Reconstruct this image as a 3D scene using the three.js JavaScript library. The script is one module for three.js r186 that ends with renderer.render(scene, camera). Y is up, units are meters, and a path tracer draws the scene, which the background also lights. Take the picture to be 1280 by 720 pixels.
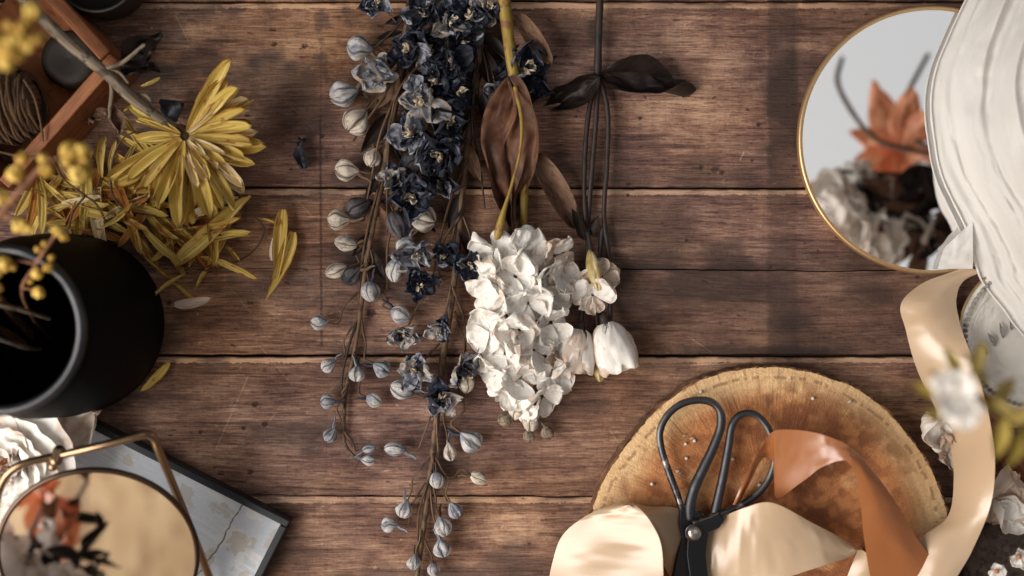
import * as THREE from 'three';
import { RectAreaLightUniformsLib } from 'three/addons/lights/RectAreaLightUniformsLib.js';
import { mergeGeometries } from 'three/addons/utils/BufferGeometryUtils.js';
import { RoundedBoxGeometry } from 'three/addons/geometries/RoundedBoxGeometry.js';

// ---------------------------------------------------------------- camera, light, exposure
const H = 0.9, K = 0.0006;                                    // camera height over the table; metres per photo pixel on the table
const scene = new THREE.Scene();
const camera = new THREE.PerspectiveCamera(2 * Math.atan(360 * K / H) * 180 / Math.PI, 16 / 9, 0.05, 20);
camera.position.set(0, H, 0);
camera.up.set(0, 0, -1);
camera.lookAt(0, 0, 0);
camera.focus = 0.885;
camera.userData.fStop = 2.0;
const renderer = new THREE.WebGLRenderer({ antialias: true });
renderer.toneMapping = THREE.LinearToneMapping;
renderer.toneMappingExposure = 1.0;
renderer.shadowMap.enabled = true;
RectAreaLightUniformsLib.init();
scene.background = new THREE.Color().setRGB(0.12, 0.124, 0.132);   // dim even surroundings of the table

const LIGHTS = [
  { at: [-1.45, 1.25, 0.62], to: [0.1, 0, 0.05], w: 1.9, h: 1.6, I: 7.9, c: [1.0, 0.96, 0.9], label: 'tall daylight window standing left of the table', },
  { at: [1.05, 2.3, -0.42], to: [1.0, 0, -0.4], w: 1.7, h: 1.6, I: 0.37, c: [0.96, 0.98, 1.0], label: 'pale skylight pane above the round brass rimmed mirror', },
];

// ---------------------------------------------------------------- helpers
function rng(seed) { let a = seed >>> 0; return () => { a = (a + 0x6D2B79F5) | 0; let t = Math.imul(a ^ (a >>> 15), 1 | a); t = (t + Math.imul(t ^ (t >>> 7), 61 | t)) ^ t; return ((t ^ (t >>> 14)) >>> 0) / 4294967296; }; }
const rand = rng(4711);
const rr = (a, b) => a + (b - a) * rand();
const V = (x, y, z) => new THREE.Vector3(x, y, z);
const P = (px, py, h = 0) => { const s = K * (H - h) / H; return V((px - 640) * s, h, (py - 360) * s); };
const clamp = (x, a = 0, b = 1) => Math.min(b, Math.max(a, x));
const mixN = (a, b, t) => a + (b - a) * t;
const sm = (a, b, x) => { const t = clamp((x - a) / (b - a)); return t * t * (3 - 2 * t); };
const PERM = new Float32Array(65536); { const r = rng(99); for (let i = 0; i < 65536; i++) PERM[i] = r(); }
const lat = (i, j) => PERM[((i * 73 + j * 12289) ^ (j * 57 + (i << 3))) & 65535];
function noise(x, y) {
  const i = Math.floor(x), j = Math.floor(y); let u = x - i, v = y - j; u = u * u * (3 - 2 * u); v = v * v * (3 - 2 * v);
  const a = lat(i, j), b = lat(i + 1, j), c = lat(i, j + 1), d = lat(i + 1, j + 1);
  return a + (b - a) * u + (c - a + (a - b - c + d) * u) * v;
}
const fbm = (x, y, o = 4) => { let s = 0, a = 0.5, n = 0; for (let k = 0; k < o; k++) { s += a * noise(x, y); n += a; a *= 0.5; x = x * 2.03 + 17.1; y = y * 2.03 + 9.7; } return s / n; };

function tex(w, h, fn, srgb = true, wrap = THREE.ClampToEdgeWrapping) {      // fn(u, v, x, y) -> [r, g, b] 0..255
  const d = new Uint8Array(w * h * 4);
  for (let y = 0; y < h; y++) for (let x = 0; x < w; x++) {
    const c = fn((x + 0.5) / w, (y + 0.5) / h, x, y), o = (y * w + x) * 4;
    d[o] = clamp(c[0], 0, 255); d[o + 1] = clamp(c[1], 0, 255); d[o + 2] = clamp(c[2], 0, 255); d[o + 3] = 255;
  }
  const t = new THREE.DataTexture(d, w, h); t.magFilter = THREE.LinearFilter; t.minFilter = THREE.LinearMipmapLinearFilter; t.generateMipmaps = true;
  t.wrapS = t.wrapT = wrap; if (srgb) t.colorSpace = THREE.SRGBColorSpace; t.needsUpdate = true; return t;
}
const std = (o) => new THREE.MeshStandardMaterial({ side: THREE.DoubleSide, roughness: 0.8, ...o });
const phys = (o) => new THREE.MeshPhysicalMaterial({ side: THREE.DoubleSide, roughness: 0.8, ...o });
const rgb = (r, g, b) => new THREE.Color().setRGB(r, g, b);
const mixC = (a, b, t) => [mixN(a[0], b[0], t), mixN(a[1], b[1], t), mixN(a[2], b[2], t)];

const used = {};
const numbered = (n) => { const k = used[n] = (used[n] ?? -1) + 1; return k ? `${n}_${String(k).padStart(3, '0')}` : n; };
function thing(name, label, category, group) { const o = new THREE.Group(); o.name = numbered(name); o.userData = { label, category }; if (group) o.userData.group = group; scene.add(o); return o; }
function tagMesh(name, geo, m, label, category, group) { const o = new THREE.Mesh(geo, m); o.castShadow = o.receiveShadow = true; o.name = numbered(name); o.userData = { label, category }; if (group) o.userData.group = group; scene.add(o); return o; }
function part(parent, name, geo, m) { const o = new THREE.Mesh(geo, m); o.name = name; o.castShadow = o.receiveShadow = true; parent.add(o); return o; }
function sub(parent, name) { const o = new THREE.Group(); o.name = name; parent.add(o); return o; }
function struct(name) { const o = new THREE.Group(); o.name = name; o.userData = { kind: 'structure' }; scene.add(o); return o; }

function gridGeo(nu, nv, fn, uvFn, closedV = false) {            // fn(i/nu, j/nv) -> Vector3
  const pos = [], uv = [], idx = [];
  for (let i = 0; i <= nu; i++) for (let j = 0; j <= nv; j++) { const p = fn(i / nu, j / nv); pos.push(p.x, p.y, p.z); const q = uvFn ? uvFn(i / nu, j / nv, p) : [i / nu, j / nv]; uv.push(q[0], q[1]); }
  for (let i = 0; i < nu; i++) for (let j = 0; j < nv; j++) { const a = i * (nv + 1) + j, b = a + 1, c = a + nv + 1, d = c + 1; idx.push(a, b, d, a, d, c); }
  const g = new THREE.BufferGeometry(); g.setAttribute('position', new THREE.Float32BufferAttribute(pos, 3)); g.setAttribute('uv', new THREE.Float32BufferAttribute(uv, 2)); g.setIndex(idx); g.computeVertexNormals();
  if (closedV) { const n = g.attributes.normal; for (let i = 0; i <= nu; i++) { const a = i * (nv + 1), b = a + nv; const x = V(n.getX(a) + n.getX(b), n.getY(a) + n.getY(b), n.getZ(a) + n.getZ(b)).normalize(); n.setXYZ(a, x.x, x.y, x.z); n.setXYZ(b, x.x, x.y, x.z); } }
  return g;
}
function tube(pts, r0, r1 = r0, o = {}) {                        // tapered, slightly knobbly, round ends
  const { seg = 8, n = Math.max(6, pts.length * 5), rough = 0.1, closed = false, flat = 1, rFn } = o;
  const c = new THREE.CatmullRomCurve3(pts, closed, 'centripetal'), f = c.computeFrenetFrames(n, closed), L = c.getLength(), sd = rand() * 99;
  const cap = closed ? 0 : 2, N = n + 2 * cap;
  return gridGeo(N, seg, (a, b) => {
    const k = Math.round(a * N), i = clamp(k - cap, 0, n), t = i / n, p = c.getPointAt(t);
    let r = (rFn ? rFn(t) : mixN(r0, r1, t)) * (1 + rough * (noise(t * L * 260 + sd, 3.3) - 0.5) * 2);
    const out = k < cap ? cap - k : k > n + cap ? k - n - cap : 0;
    if (out) { const e = r * 0.5 * out; p.addScaledVector(f.tangents[i], (k < cap ? -1 : 1) * e); r *= out === 2 ? 0.02 : 0.82; }
    const th = b * Math.PI * 2;
    return p.addScaledVector(f.normals[i], Math.cos(th) * r).addScaledVector(f.binormals[i], Math.sin(th) * r * flat);
  }, (a, b) => [a * L / 0.05, b], true);
}
const PROF = {
  blunt: (t) => (0.45 + 0.55 * sm(0, 0.55, t)) * Math.pow(Math.max(0, 1 - Math.pow(clamp(t), 7)), 0.5) * Math.pow(clamp(t * 8 + 0.15), 0.5),
  strap: (t) => Math.pow(Math.sin(Math.PI * Math.pow(clamp(t * 0.97 + 0.03), 0.9)), 0.45),
  round: (t) => Math.pow(Math.max(0, Math.sin(Math.PI * Math.pow(clamp(t * 0.985 + 0.015), 1.3))), 0.55),
  leaf: (t) => Math.pow(Math.max(0, Math.sin(Math.PI * Math.pow(clamp(t * 0.98 + 0.02), 0.85))), 0.95),
  blade: (t) => Math.pow(Math.max(0, Math.sin(Math.PI * Math.pow(clamp(t * 0.97 + 0.03), 0.6))), 0.8),
};
function petal(o) {                                               // unit length along +x, width along z, face +y
  const { w = 0.4, prof = 'round', cup = 0.2, bend = 0, side = 0, ruffle = 0, crumple = 0, ridge = 0, nu = 12, nv = 8, twist = 0 } = o, sd = rand() * 500, pf = PROF[prof];
  return gridGeo(nu, nv, (t, q) => {
    const s = q * 2 - 1, hw = w / 2 * pf(t), b = bend * t;
    let x = Math.abs(bend) > 1e-3 ? Math.sin(b) / bend : t, y = Math.abs(bend) > 1e-3 ? (1 - Math.cos(b)) / bend : 0, z = s * hw + side * t * t;
    let dy = cup * w * s * s * pf(t) + ridge * w * Math.cos(s * 9) * pf(t) * 0.5;
    dy += ruffle * (0.25 * s * s + t * t * t) * (fbm(s * 2.2 + sd, t * 2.6, 2) - 0.5) * 2;
    dy += crumple * (Math.abs(noise(t * 4.3 + sd, s * 2.6 + sd) - 0.5) + Math.abs(noise(t * 9 - sd, s * 5 + sd) - 0.5) * 0.5 - 0.3);
    z += crumple * 0.6 * (noise(t * 5 + sd, s * 3) - 0.5); x += ruffle * 0.5 * (noise(s * 4 + sd, 7) - 0.5) * t;
    const tw = twist * t, zc = z * Math.cos(tw) - dy * Math.sin(tw), yc = z * Math.sin(tw) + dy * Math.cos(tw);
    return V(x - Math.sin(b) * yc, y + Math.cos(b) * yc, zc);
  });
}
function wrapPetal(R, half, o = {}) {                             // petal wrapped round +x: R(t) radius for unit length
  const { off = 0, ruffle = 0.04, nu = 12, nv = 10, lenCurl = 0.12 } = o, sd = rand() * 500;
  return gridGeo(nu, nv, (t, q) => {
    const s = q * 2 - 1, al = s * half * Math.pow(Math.sin(Math.PI * (0.12 + 0.6 * t)), 0.6);
    const r = R(t) + off + 0.035 * s + ruffle * t * t * (noise(s * 2.5 + sd, t * 3) - 0.5) * 2 + ruffle * 0.5 * (noise(s * 5 + sd, t * 5 + 9) - 0.5);
    const x = t * (1 - lenCurl * s * s * t) + ruffle * t * (noise(s * 3 + sd, 5) - 0.5);
    return V(x, r * Math.cos(al), r * Math.sin(al));
  });
}
const XA = V(1, 0, 0);
function alongX(o, A, B, roll = 0, scaleToLen = true) {            // lay a +x object from A to B with +y as far up as it goes
  const x = B.clone().sub(A), L = x.length(); x.normalize();
  let z = V(0, 0, 0).crossVectors(x, V(0, 1, 0)); if (z.lengthSq() < 1e-6) z = V(0, 0, 1); z.normalize();
  const y = V(0, 0, 0).crossVectors(z, x);
  o.quaternion.setFromRotationMatrix(new THREE.Matrix4().makeBasis(x, y, z)).multiply(new THREE.Quaternion().setFromAxisAngle(XA, roll));
  o.position.copy(A); if (scaleToLen) o.scale.setScalar(L); return o;
}
function faceY(o, pos, dir, roll = 0, s = 1) { o.position.copy(pos); o.quaternion.setFromUnitVectors(V(0, 1, 0), dir.clone().normalize()).multiply(new THREE.Quaternion().setFromAxisAngle(V(0, 1, 0), roll)); o.scale.setScalar(s); return o; }
const ptsP = (a) => a.map((p) => P(p[0], p[1], p[2] ?? 0.005));
function pick(a) { return a[Math.floor(rand() * a.length)]; }

// ---------------------------------------------------------------- windows that light the table
for (const d of LIGHTS) {
  const at = V(...d.at), to = V(...d.to), dir = to.clone().sub(at).normalize();
  const win = thing('window', d.label, 'window'); win.position.copy(at); if (Math.abs(dir.y) > 0.99) win.rotation.x = Math.PI / 2; else win.lookAt(to);
  const glow = std({ color: rgb(0.8, 0.8, 0.8), emissive: rgb(...d.c), emissiveIntensity: 0.05 }), fm = std({ color: rgb(0.7, 0.7, 0.68), roughness: 0.6 });
  part(win, 'pane', new THREE.BoxGeometry(d.w, d.h, 0.01), glow).position.z = -0.02;
  for (const s of [-1, 1]) {
    part(win, 'frame_rail', new THREE.BoxGeometry(d.w + 0.16, 0.08, 0.07), fm).position.y = s * (d.h / 2 + 0.042);
    part(win, 'frame_post', new THREE.BoxGeometry(0.08, d.h, 0.065), fm).position.x = s * (d.w / 2 + 0.042);
  }
  const L = new THREE.RectAreaLight(rgb(...d.c), d.I, d.w, d.h); L.position.copy(at).addScaledVector(dir, 0.012); if (Math.abs(dir.y) > 0.99) L.rotation.x = -Math.PI / 2; else L.lookAt(to); scene.add(L);
}

// ---------------------------------------------------------------- table of old planks
const ROWS = [-690, -450, -222, 2, 235, 337.5, 445, 620.5, 742, 960, 1190];
const rowOf = (y) => { let k = 0; while (k < ROWS.length - 2 && y >= ROWS[k + 1]) k++; return k; };
const TW = 2048, TH = 1152, TX0 = -96, TX1 = 1376, TY0 = -54, TY1 = 774;       // the part of the table that the grain map covers, in photo pixels
const woodF = new Float32Array(TW * TH), woodD = new Float32Array(TW * TH);
{
  const r = rng(31), sx = TW / (TX1 - TX0), sy = TH / (TY1 - TY0);
  const mark = (x0, y0, x1, y1, wd, amt, arr = woodF) => {              // a scratch or a nick: a thin line of paler or darker wood
    const X0 = (x0 - TX0) * sx, Y0 = (y0 - TY0) * sy, X1 = (x1 - TX0) * sx, Y1 = (y1 - TY0) * sy, w = wd * sx, L2 = (X1 - X0) ** 2 + (Y1 - Y0) ** 2 + 1e-6;
    for (let y = Math.max(0, Math.floor(Math.min(Y0, Y1) - w - 1)); y <= Math.min(TH - 1, Math.max(Y0, Y1) + w + 1); y++) for (let x = Math.max(0, Math.floor(Math.min(X0, X1) - w - 1)); x <= Math.min(TW - 1, Math.max(X0, X1) + w + 1); x++) {
      const t = clamp(((x - X0) * (X1 - X0) + (y - Y0) * (Y1 - Y0)) / L2), dd = Math.hypot(x - X0 - t * (X1 - X0), y - Y0 - t * (Y1 - Y0));
      if (dd < w) arr[y * TW + x] += amt * (1 - dd / w) * (0.35 + noise(x * 0.3, y * 0.3));
    }
  };
  for (let i = 0; i < 230; i++) { const x = r() * 1400 - 60, y = r() * 800 - 40, a = r() < 0.75 ? (r() - 0.5) * 0.25 : (r() - 0.5) * 3, L = 15 + r() * r() * 130; mark(x, y, x + Math.cos(a) * L, y + Math.sin(a) * L, 0.7 + r() * 0.7, (r() < 0.62 ? 1 : -1) * (0.1 + r() * 0.24)); }
  for (let i = 0; i < 2600; i++) { const x = r() * 1400 - 60, y = r() * 800 - 40, L = 2 + r() * r() * 22; mark(x, y, x + L, y + (r() - 0.5) * 0.8, 0.7 + r() * 0.5, -0.12 - r() * 0.3); }
  for (let i = 0; i < 520; i++) { const x = r() * 1400 - 60, y = r() * 800 - 40, L = r() * 7; mark(x, y, x + L, y + (r() - 0.5) * 3, 0.8 + r() * 1.5, (r() < 0.45 ? 0.45 : -0.7) * (0.3 + r())); }
  for (const [x, y, s] of [[785, 230, 3.2], [785, 243, 3], [876, 209, 4], [893, 212, 5], [902, 215, 4], [800, 147, 2.5], [858, 300, 2.5], [720, 145, 2], [940, 200, 2.5], [948, 155, 3], [210, 378, 4], [318, 505, 4], [330, 530, 4], [312, 590, 4], [304, 535, 3], [342, 55, 4], [380, 57, 4], [402, 170, 3], [463, 391, 6], [250, 540, 3], [1046, 590, 2]]) { mark(x, y, x + s * 0.4, y, s, -1.2); mark(x + s * 0.7, y + s * 0.4, x + s, y + s * 0.5, s * 0.5, 0.5); }
  for (const [a, b, c, d, w, m] of [[400, 150, 402, 430, 2.2, -0.5], [401, 60, 401, 150, 1.6, -0.2], [205, 615, 300, 640, 1.4, 0.22], [270, 560, 310, 470, 1.2, 0.35], [220, 20, 235, 50, 1.2, 0.4], [365, 0, 392, 14, 1.1, 0.5], [392, 14, 440, 12, 1.1, 0.4], [855, 30, 920, 5, 1.1, 0.35], [850, 45, 940, 28, 1.1, 0.3], [700, 60, 640, 120, 1.1, 0.25], [735, 5, 700, 75, 1.1, 0.22], [930, 190, 925, 200, 1.5, 0.6], [860, 420, 890, 440, 1.3, 0.4], [280, 350, 330, 410, 1.2, 0.22]]) mark(a, b, c, d, w, m);
  for (let y = 0; y < TH; y++) for (let x = 0; x < TW; x++) {
    const X = TX0 + x / sx, Y = TY0 + y / sy, k = rowOf(Y), o = k < 4 ? k * 37 : k < 6 ? 511 : 733 + (k > 7 ? 90 : 0), i = y * TW + x;
    const wv = 16 * (fbm(X * 0.004 + o, Y * 0.012, 3) - 0.5);
    const streak = fbm(X * 0.007 + o, (Y + wv) * 0.2 + o, 5), fine = fbm(X * 0.035 + o, (Y + wv) * 0.85, 3), fib = noise(X * 0.1 + o, Y * 1.5), saw = noise(X * 0.5, Y * 0.1 + o), blot = fbm(X * 0.02 + o, Y * 0.035 + 3, 4);
    const ring = 0.5 + 0.5 * Math.sin((Y + wv * 1.6 + 26 * fbm(X * 0.002 + o, Y * 0.03, 2)) * 0.42);
    const pores = sm(0.66, 0.86, noise(X * 0.13 + o, Y * 0.95)), dirt = fbm(X * 0.011 + 5 * k, Y * 0.022 + 40, 5), grit = noise(X * 0.9, Y * 0.9);
    let v = 0.5 + (streak - 0.5) * 0.36 + (fine - 0.5) * 0.5 + (fib - 0.5) * 0.3 + (blot - 0.5) * 0.8 + (ring - 0.5) * 0.05 + (grit - 0.5) * 0.2 + (saw - 0.5) * 0.045 - pores * 0.16 - 0.22 * sm(0.72, 0.86, noise(X * 0.014 + o, (Y + wv) * 0.6));
    let d = sm(0.5, 0.72, dirt) * 0.65;                                              // grime in patches with grain of their own
    const rag = (noise(X * 0.12, Y * 0.06) - 0.5) * 10 + (noise(X * 0.5, Y * 0.3) - 0.5) * 6;
    const band = sm(955, 964, X + rag * 0.5) * (1 - sm(992, 1001, X + rag * 0.5));    // dark mark where a crossbar lay
    d += band * (Y < 235 ? 0.85 : Y < 445 ? 0.5 : Y < 470 ? 0.2 : 0) * (0.5 + 0.7 * fine);
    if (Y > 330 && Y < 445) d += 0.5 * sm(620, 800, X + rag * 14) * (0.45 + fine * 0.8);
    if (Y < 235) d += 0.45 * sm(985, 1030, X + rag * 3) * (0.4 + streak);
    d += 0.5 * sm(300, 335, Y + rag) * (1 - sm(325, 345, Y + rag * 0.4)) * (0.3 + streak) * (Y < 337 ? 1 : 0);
    const el = (cx, cy, a, b) => 1 - sm(0.5, 1.1, Math.hypot((X - cx) / a, (Y - cy) / b) + rag * 0.035);
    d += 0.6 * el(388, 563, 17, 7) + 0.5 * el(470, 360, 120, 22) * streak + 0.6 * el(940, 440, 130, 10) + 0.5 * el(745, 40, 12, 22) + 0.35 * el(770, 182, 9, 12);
    d += 0.8 * el(420, 50, 40, 60) * sm(0.5, 0.7, fbm(X * 0.05, Y * 0.05, 3)) + 0.6 * el(255, 60, 130, 70) * sm(0.45, 0.65, fbm(X * 0.02, Y * 0.03 + 9, 3));
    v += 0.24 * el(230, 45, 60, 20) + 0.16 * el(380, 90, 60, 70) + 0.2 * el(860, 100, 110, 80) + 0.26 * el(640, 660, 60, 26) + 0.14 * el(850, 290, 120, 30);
    const edge = Math.min(Math.abs(Y - ROWS[k]), Math.abs(Y - ROWS[k + 1])), lipped = k !== 5;
    if (lipped && Y > ROWS[k] && Y - ROWS[k] < 8 + rag * 0.2) v += 0.75 * (0.4 + noise(X * 0.03 + o, 3));   // bare wood where the arris has worn
    if (edge < 3 && noise(X * 0.08, k) > 0.5) d += 0.3;
    woodF[i] += v; woodD[i] += d;
  }
}
const W_DARK = [70, 45, 36], W_MID = [126, 90, 71], W_LIGHT = [198, 158, 127], W_GRIME = [46, 31, 26];
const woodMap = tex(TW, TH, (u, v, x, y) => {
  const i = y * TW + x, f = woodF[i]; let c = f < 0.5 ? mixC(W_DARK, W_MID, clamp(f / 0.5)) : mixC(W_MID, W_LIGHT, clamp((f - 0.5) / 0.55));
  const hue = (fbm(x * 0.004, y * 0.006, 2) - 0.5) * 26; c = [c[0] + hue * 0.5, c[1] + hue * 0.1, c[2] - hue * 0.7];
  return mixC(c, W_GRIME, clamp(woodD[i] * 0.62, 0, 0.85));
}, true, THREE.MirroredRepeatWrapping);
const woodBump = tex(TW, TH, (u, v, x, y) => { const i = y * TW + x, q = clamp(0.25 + woodF[i] * 0.55) * 255; return [q, q, q]; }, false, THREE.MirroredRepeatWrapping);
const woodRough = tex(1024, 576, (u, v, x, y) => { const i = y * 2 * TW + x * 2, q = clamp(0.6 + 0.28 * (1 - woodF[i]) - 0.1 * woodD[i]) * 255; return [q, q, q]; }, false, THREE.MirroredRepeatWrapping);
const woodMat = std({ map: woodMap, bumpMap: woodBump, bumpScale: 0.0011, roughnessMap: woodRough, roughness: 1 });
const table = struct('table_top');
for (let k = 0; k < ROWS.length - 1; k++) {
  const y0 = ROWS[k], y1 = ROWS[k + 1], split = (k2) => k2 === 5 || k2 === 7;     // 5 and 7 begin at a split in one board
  const jag = (X, kk) => (fbm(X * 0.006, kk * 9.1, 3) - 0.5) * (split(kk) ? 7 : 2.2) + (noise(X * 0.09, kk * 3.7) - 0.5) * 1.2;
  const gap = (X, kk) => (split(kk) ? (kk === 7 ? 0.55 * sm(380, 440, X) + 0.12 : kk === 5 ? 0.1 + 0.5 * sm(700, 800, X) : 0.5) : kk === 6 ? 1.5 : 1.15) * (0.75 + 0.5 * noise(X * 0.03, kk));
  const nx = 300, sec = [[0, -0.02], [0, -0.0011], [0.7, -0.0003], [2.2, 0], [0.25, 0], [0.5, 0], [0.75, 0], [-3, 0], [-1.2, -0.0004], [0, -0.0016], [0, -0.02]];
  const a = split(k) ? 0.5 : 1, b = split(k + 1) ? 0.5 : 1;
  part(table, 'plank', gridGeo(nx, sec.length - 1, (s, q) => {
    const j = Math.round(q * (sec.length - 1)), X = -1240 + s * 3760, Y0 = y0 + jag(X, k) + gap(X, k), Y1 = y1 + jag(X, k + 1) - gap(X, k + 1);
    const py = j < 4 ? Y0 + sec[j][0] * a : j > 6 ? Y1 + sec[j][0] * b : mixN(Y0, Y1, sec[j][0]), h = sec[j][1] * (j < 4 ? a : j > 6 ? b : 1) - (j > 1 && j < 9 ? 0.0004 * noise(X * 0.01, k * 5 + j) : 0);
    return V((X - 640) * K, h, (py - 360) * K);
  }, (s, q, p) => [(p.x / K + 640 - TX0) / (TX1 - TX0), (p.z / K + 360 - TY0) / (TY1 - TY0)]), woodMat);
}

part(table, 'underside_board', new THREE.BoxGeometry(2.25, 0.02, 1.12), std({ color: rgb(0.2, 0.12, 0.08), roughness: 1 })).position.set(0, -0.034, -0.07);

// ---------------------------------------------------------------- materials of the plants
const M = {};
const pt = (fn) => { const s = rand() * 300; return tex(96, 64, (u, v) => fn(u, v, noise(v * 22 + s, u * 2 + s), noise(v * 52 + s, u * 3), fbm(u * 6 + s, v * 6 + s, 3), noise(u * 40, v * 40 + s))); };
const leafMat = (map, o = {}) => phys({ map, roughness: 0.72, transmission: 0.22, thickness: 0, ior: 1.35, ...o });
M.yellow = [0, 1, 2].map((k) => leafMat(pt((u, v, a, b, c, g) => {
  let col = mixC([180, 148, 62], [232, 206, 118], clamp(a * 0.75 + b * 0.35 - 0.05)); col = mixC(col, [244, 224, 166], 0.55 * sm(0.62, 0.9, a));
  return mixC(col, [140, 72, 26], clamp(sm(k === 2 ? 0.42 : k ? 0.56 : 0.66, k ? 0.72 : 0.8, c) * 0.7 + 0.5 * sm(0.86, 1, Math.abs(v * 2 - 1)) * (k ? 1 : 0.3)));
})));
M.pale = leafMat(pt((u, v, a, b, c) => mixC(mixC([206, 176, 104], [244, 228, 196], clamp(a * 0.9 + b * 0.4)), [180, 120, 60], 0.6 * sm(0.62, 0.75, c))));
M.rusty = leafMat(pt((u, v, a, b, c) => mixC(mixC([150, 86, 34], [206, 150, 64], clamp(a + b * 0.3 - 0.1)), [84, 42, 20], 0.6 * sm(0.55, 0.7, c))));
M.white = [0, 1].map((k) => leafMat(pt((u, v, a, b, c, g) => mixC(mixC([230, 223, 214], [249, 246, 242], clamp(a * 0.5 + b * 0.3 + 0.25)), k ? [206, 176, 156] : [220, 200, 176], clamp(sm(k ? 0.48 : 0.6, 0.76, c) * (k ? 0.7 : 0.4) + 0.2 * sm(0.95, 1, u) * g))), { transmission: 0.16 }));
M.blush = leafMat(pt((u, v, a, b, c, g) => mixC(mixC([208, 184, 166], [238, 226, 212], clamp(a * 0.7 + b * 0.4)), [176, 128, 98], clamp(sm(0.58, 0.78, c) * 0.35 + 0.6 * sm(0.93, 1, u) * g))));
M.navy = [0, 1, 2].map((k) => leafMat(pt((u, v, a, b, c) => mixC(mixC([21, 24, 35], [60, 66, 86], clamp(a * 0.8 + b * 0.3 - 0.1)), k === 2 ? [126, 126, 136] : [38, 31, 32], 0.7 * sm(0.5, 0.72, c))), { transmission: 0.12 }));
M.grey = [0, 1].map((k) => leafMat(pt((u, v, a, b, c) => mixC(mixC([104, 108, 124], [200, 198, 200], clamp(a * 0.8 + b * 0.45 - 0.08)), k ? [70, 76, 94] : [206, 184, 158], 0.8 * sm(0.46, 0.66, c)))));
M.cream = leafMat(pt((u, v, a, b, c) => mixC([196, 170, 132], [240, 228, 208], clamp(a + b * 0.3))));
const budTex = (A, B, C, ribs) => { const q = rand() * 50; return tex(64, 160, (u, v) => { const f = Math.abs(Math.sin(v * Math.PI * ribs + 1.1 * (noise(u * 3 + q, v * 6) - 0.5))), n = noise(v * 70, u * 4), line = 1 - sm(0.1, 0.42, f); let c = mixC(B, C, clamp(0.15 + 0.85 * sm(0.42, 0.66, fbm(u * 3 + q, v * 5, 3)))); c = mixC(c, A, clamp(line * 0.85 + 0.45 * sm(0.66, 0.9, n))); return mixC(c, [92, 74, 56], 0.6 * sm(0.1, 0, u) + 0.3 * sm(0.62, 0.75, fbm(u * 9 + q, v * 14, 3))); }); };
M.bud = [leafMat(budTex([92, 92, 102], [218, 212, 206], [156, 160, 174], 5)), leafMat(budTex([112, 96, 86], [232, 218, 200], [196, 186, 176], 5)), leafMat(budTex([66, 70, 84], [186, 186, 190], [120, 126, 142], 6)), leafMat(budTex([34, 33, 40], [112, 106, 106], [52, 54, 64], 5))];
M.calyxBud = leafMat(budTex([150, 128, 66], [236, 220, 176], [196, 170, 110], 4));
const stemTex = (A, B, C) => tex(128, 64, (u, v) => { const n = noise(v * 26, u * 5), c = fbm(u * 9, v * 6, 3); return mixC(mixC(A, B, n), C, 0.8 * sm(0.5, 0.7, c)); }, true, THREE.RepeatWrapping);
M.stemBrown = std({ map: stemTex([66, 46, 32], [116, 86, 60], [48, 32, 24]), roughness: 0.75 });
M.stemTan = std({ map: stemTex([84, 62, 44], [128, 100, 72], [56, 40, 30]), roughness: 0.7 });
M.stemDark = std({ map: stemTex([34, 24, 20], [62, 44, 36], [24, 18, 16]), roughness: 0.6 });
M.stemGreen = std({ map: stemTex([128, 104, 40], [164, 136, 58], [116, 76, 44]), roughness: 0.6 });
M.stemGrey = std({ map: stemTex([96, 82, 68], [158, 142, 120], [70, 58, 48]), roughness: 0.7 });
const veined = (A, B, mid, C) => tex(256, 128, (u, v) => { const s = Math.abs(v * 2 - 1), ven = Math.pow(0.5 + 0.5 * Math.cos((u * 1.0 - s * 0.35) * 70 + 2 * noise(u * 5, v * 5)), 8) * 0.35, c = fbm(u * 7, v * 6, 4); let col = mixC(A, B, clamp(c * 1.3 - 0.1)); col = mixC(col, C, sm(0.52, 0.7, fbm(u * 11 + 9, v * 9, 3)) * 0.6); return mixC(col, mid, clamp(ven + (1 - sm(0.03, 0.08, s)) * 0.9)); });
M.leafBrown = leafMat(veined([84, 54, 40], [118, 80, 60], [112, 76, 52], [62, 40, 32]), { transmission: 0.1, roughness: 0.6 });
M.leafDark = leafMat(veined([26, 20, 18], [46, 34, 30], [58, 42, 36], [20, 18, 20]), { transmission: 0.04, roughness: 0.5 });
M.leafTan = leafMat(veined([96, 70, 54], [136, 106, 86], [120, 92, 72], [70, 50, 40]), { transmission: 0.1 });
M.black = std({ color: rgb(0.012, 0.013, 0.018), roughness: 0.5 });

const G = {};
G.mum = [...Array(10)].map((_, k) => petal({ w: rr(0.14, 0.2), prof: 'blunt', cup: rr(0.2, 0.7), bend: rr(-0.6, 0.4), side: rr(-0.14, 0.14), ridge: 0.09, ruffle: 0.06, nu: 16, nv: 10, twist: rr(-0.5, 0.5) }));
G.loose = [...Array(14)].map((_, k) => petal({ w: rr(0.12, 0.2), prof: k % 2 ? 'strap' : 'blunt', cup: rr(0.2, 0.6), bend: rr(-0.7, 0.5), side: rr(-0.34, 0.34), ridge: 0.12, ruffle: 0.05, nu: 16, nv: 10, twist: rr(-0.7, 0.7) }));
G.round = [...Array(12)].map(() => petal({ w: rr(1.0, 1.35), prof: 'round', cup: rr(0.02, 0.22), bend: rr(-0.7, 0.6), ruffle: 0.3, crumple: 0.12, nu: 18, nv: 18 }));
G.sepal = [...Array(12)].map(() => petal({ w: rr(0.6, 1.0), prof: 'round', cup: rr(0.1, 0.5), bend: rr(-0.4, 1.1), ruffle: 0.34, crumple: 0.26, nu: 11, nv: 11, twist: rr(-0.4, 0.4) }));
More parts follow.
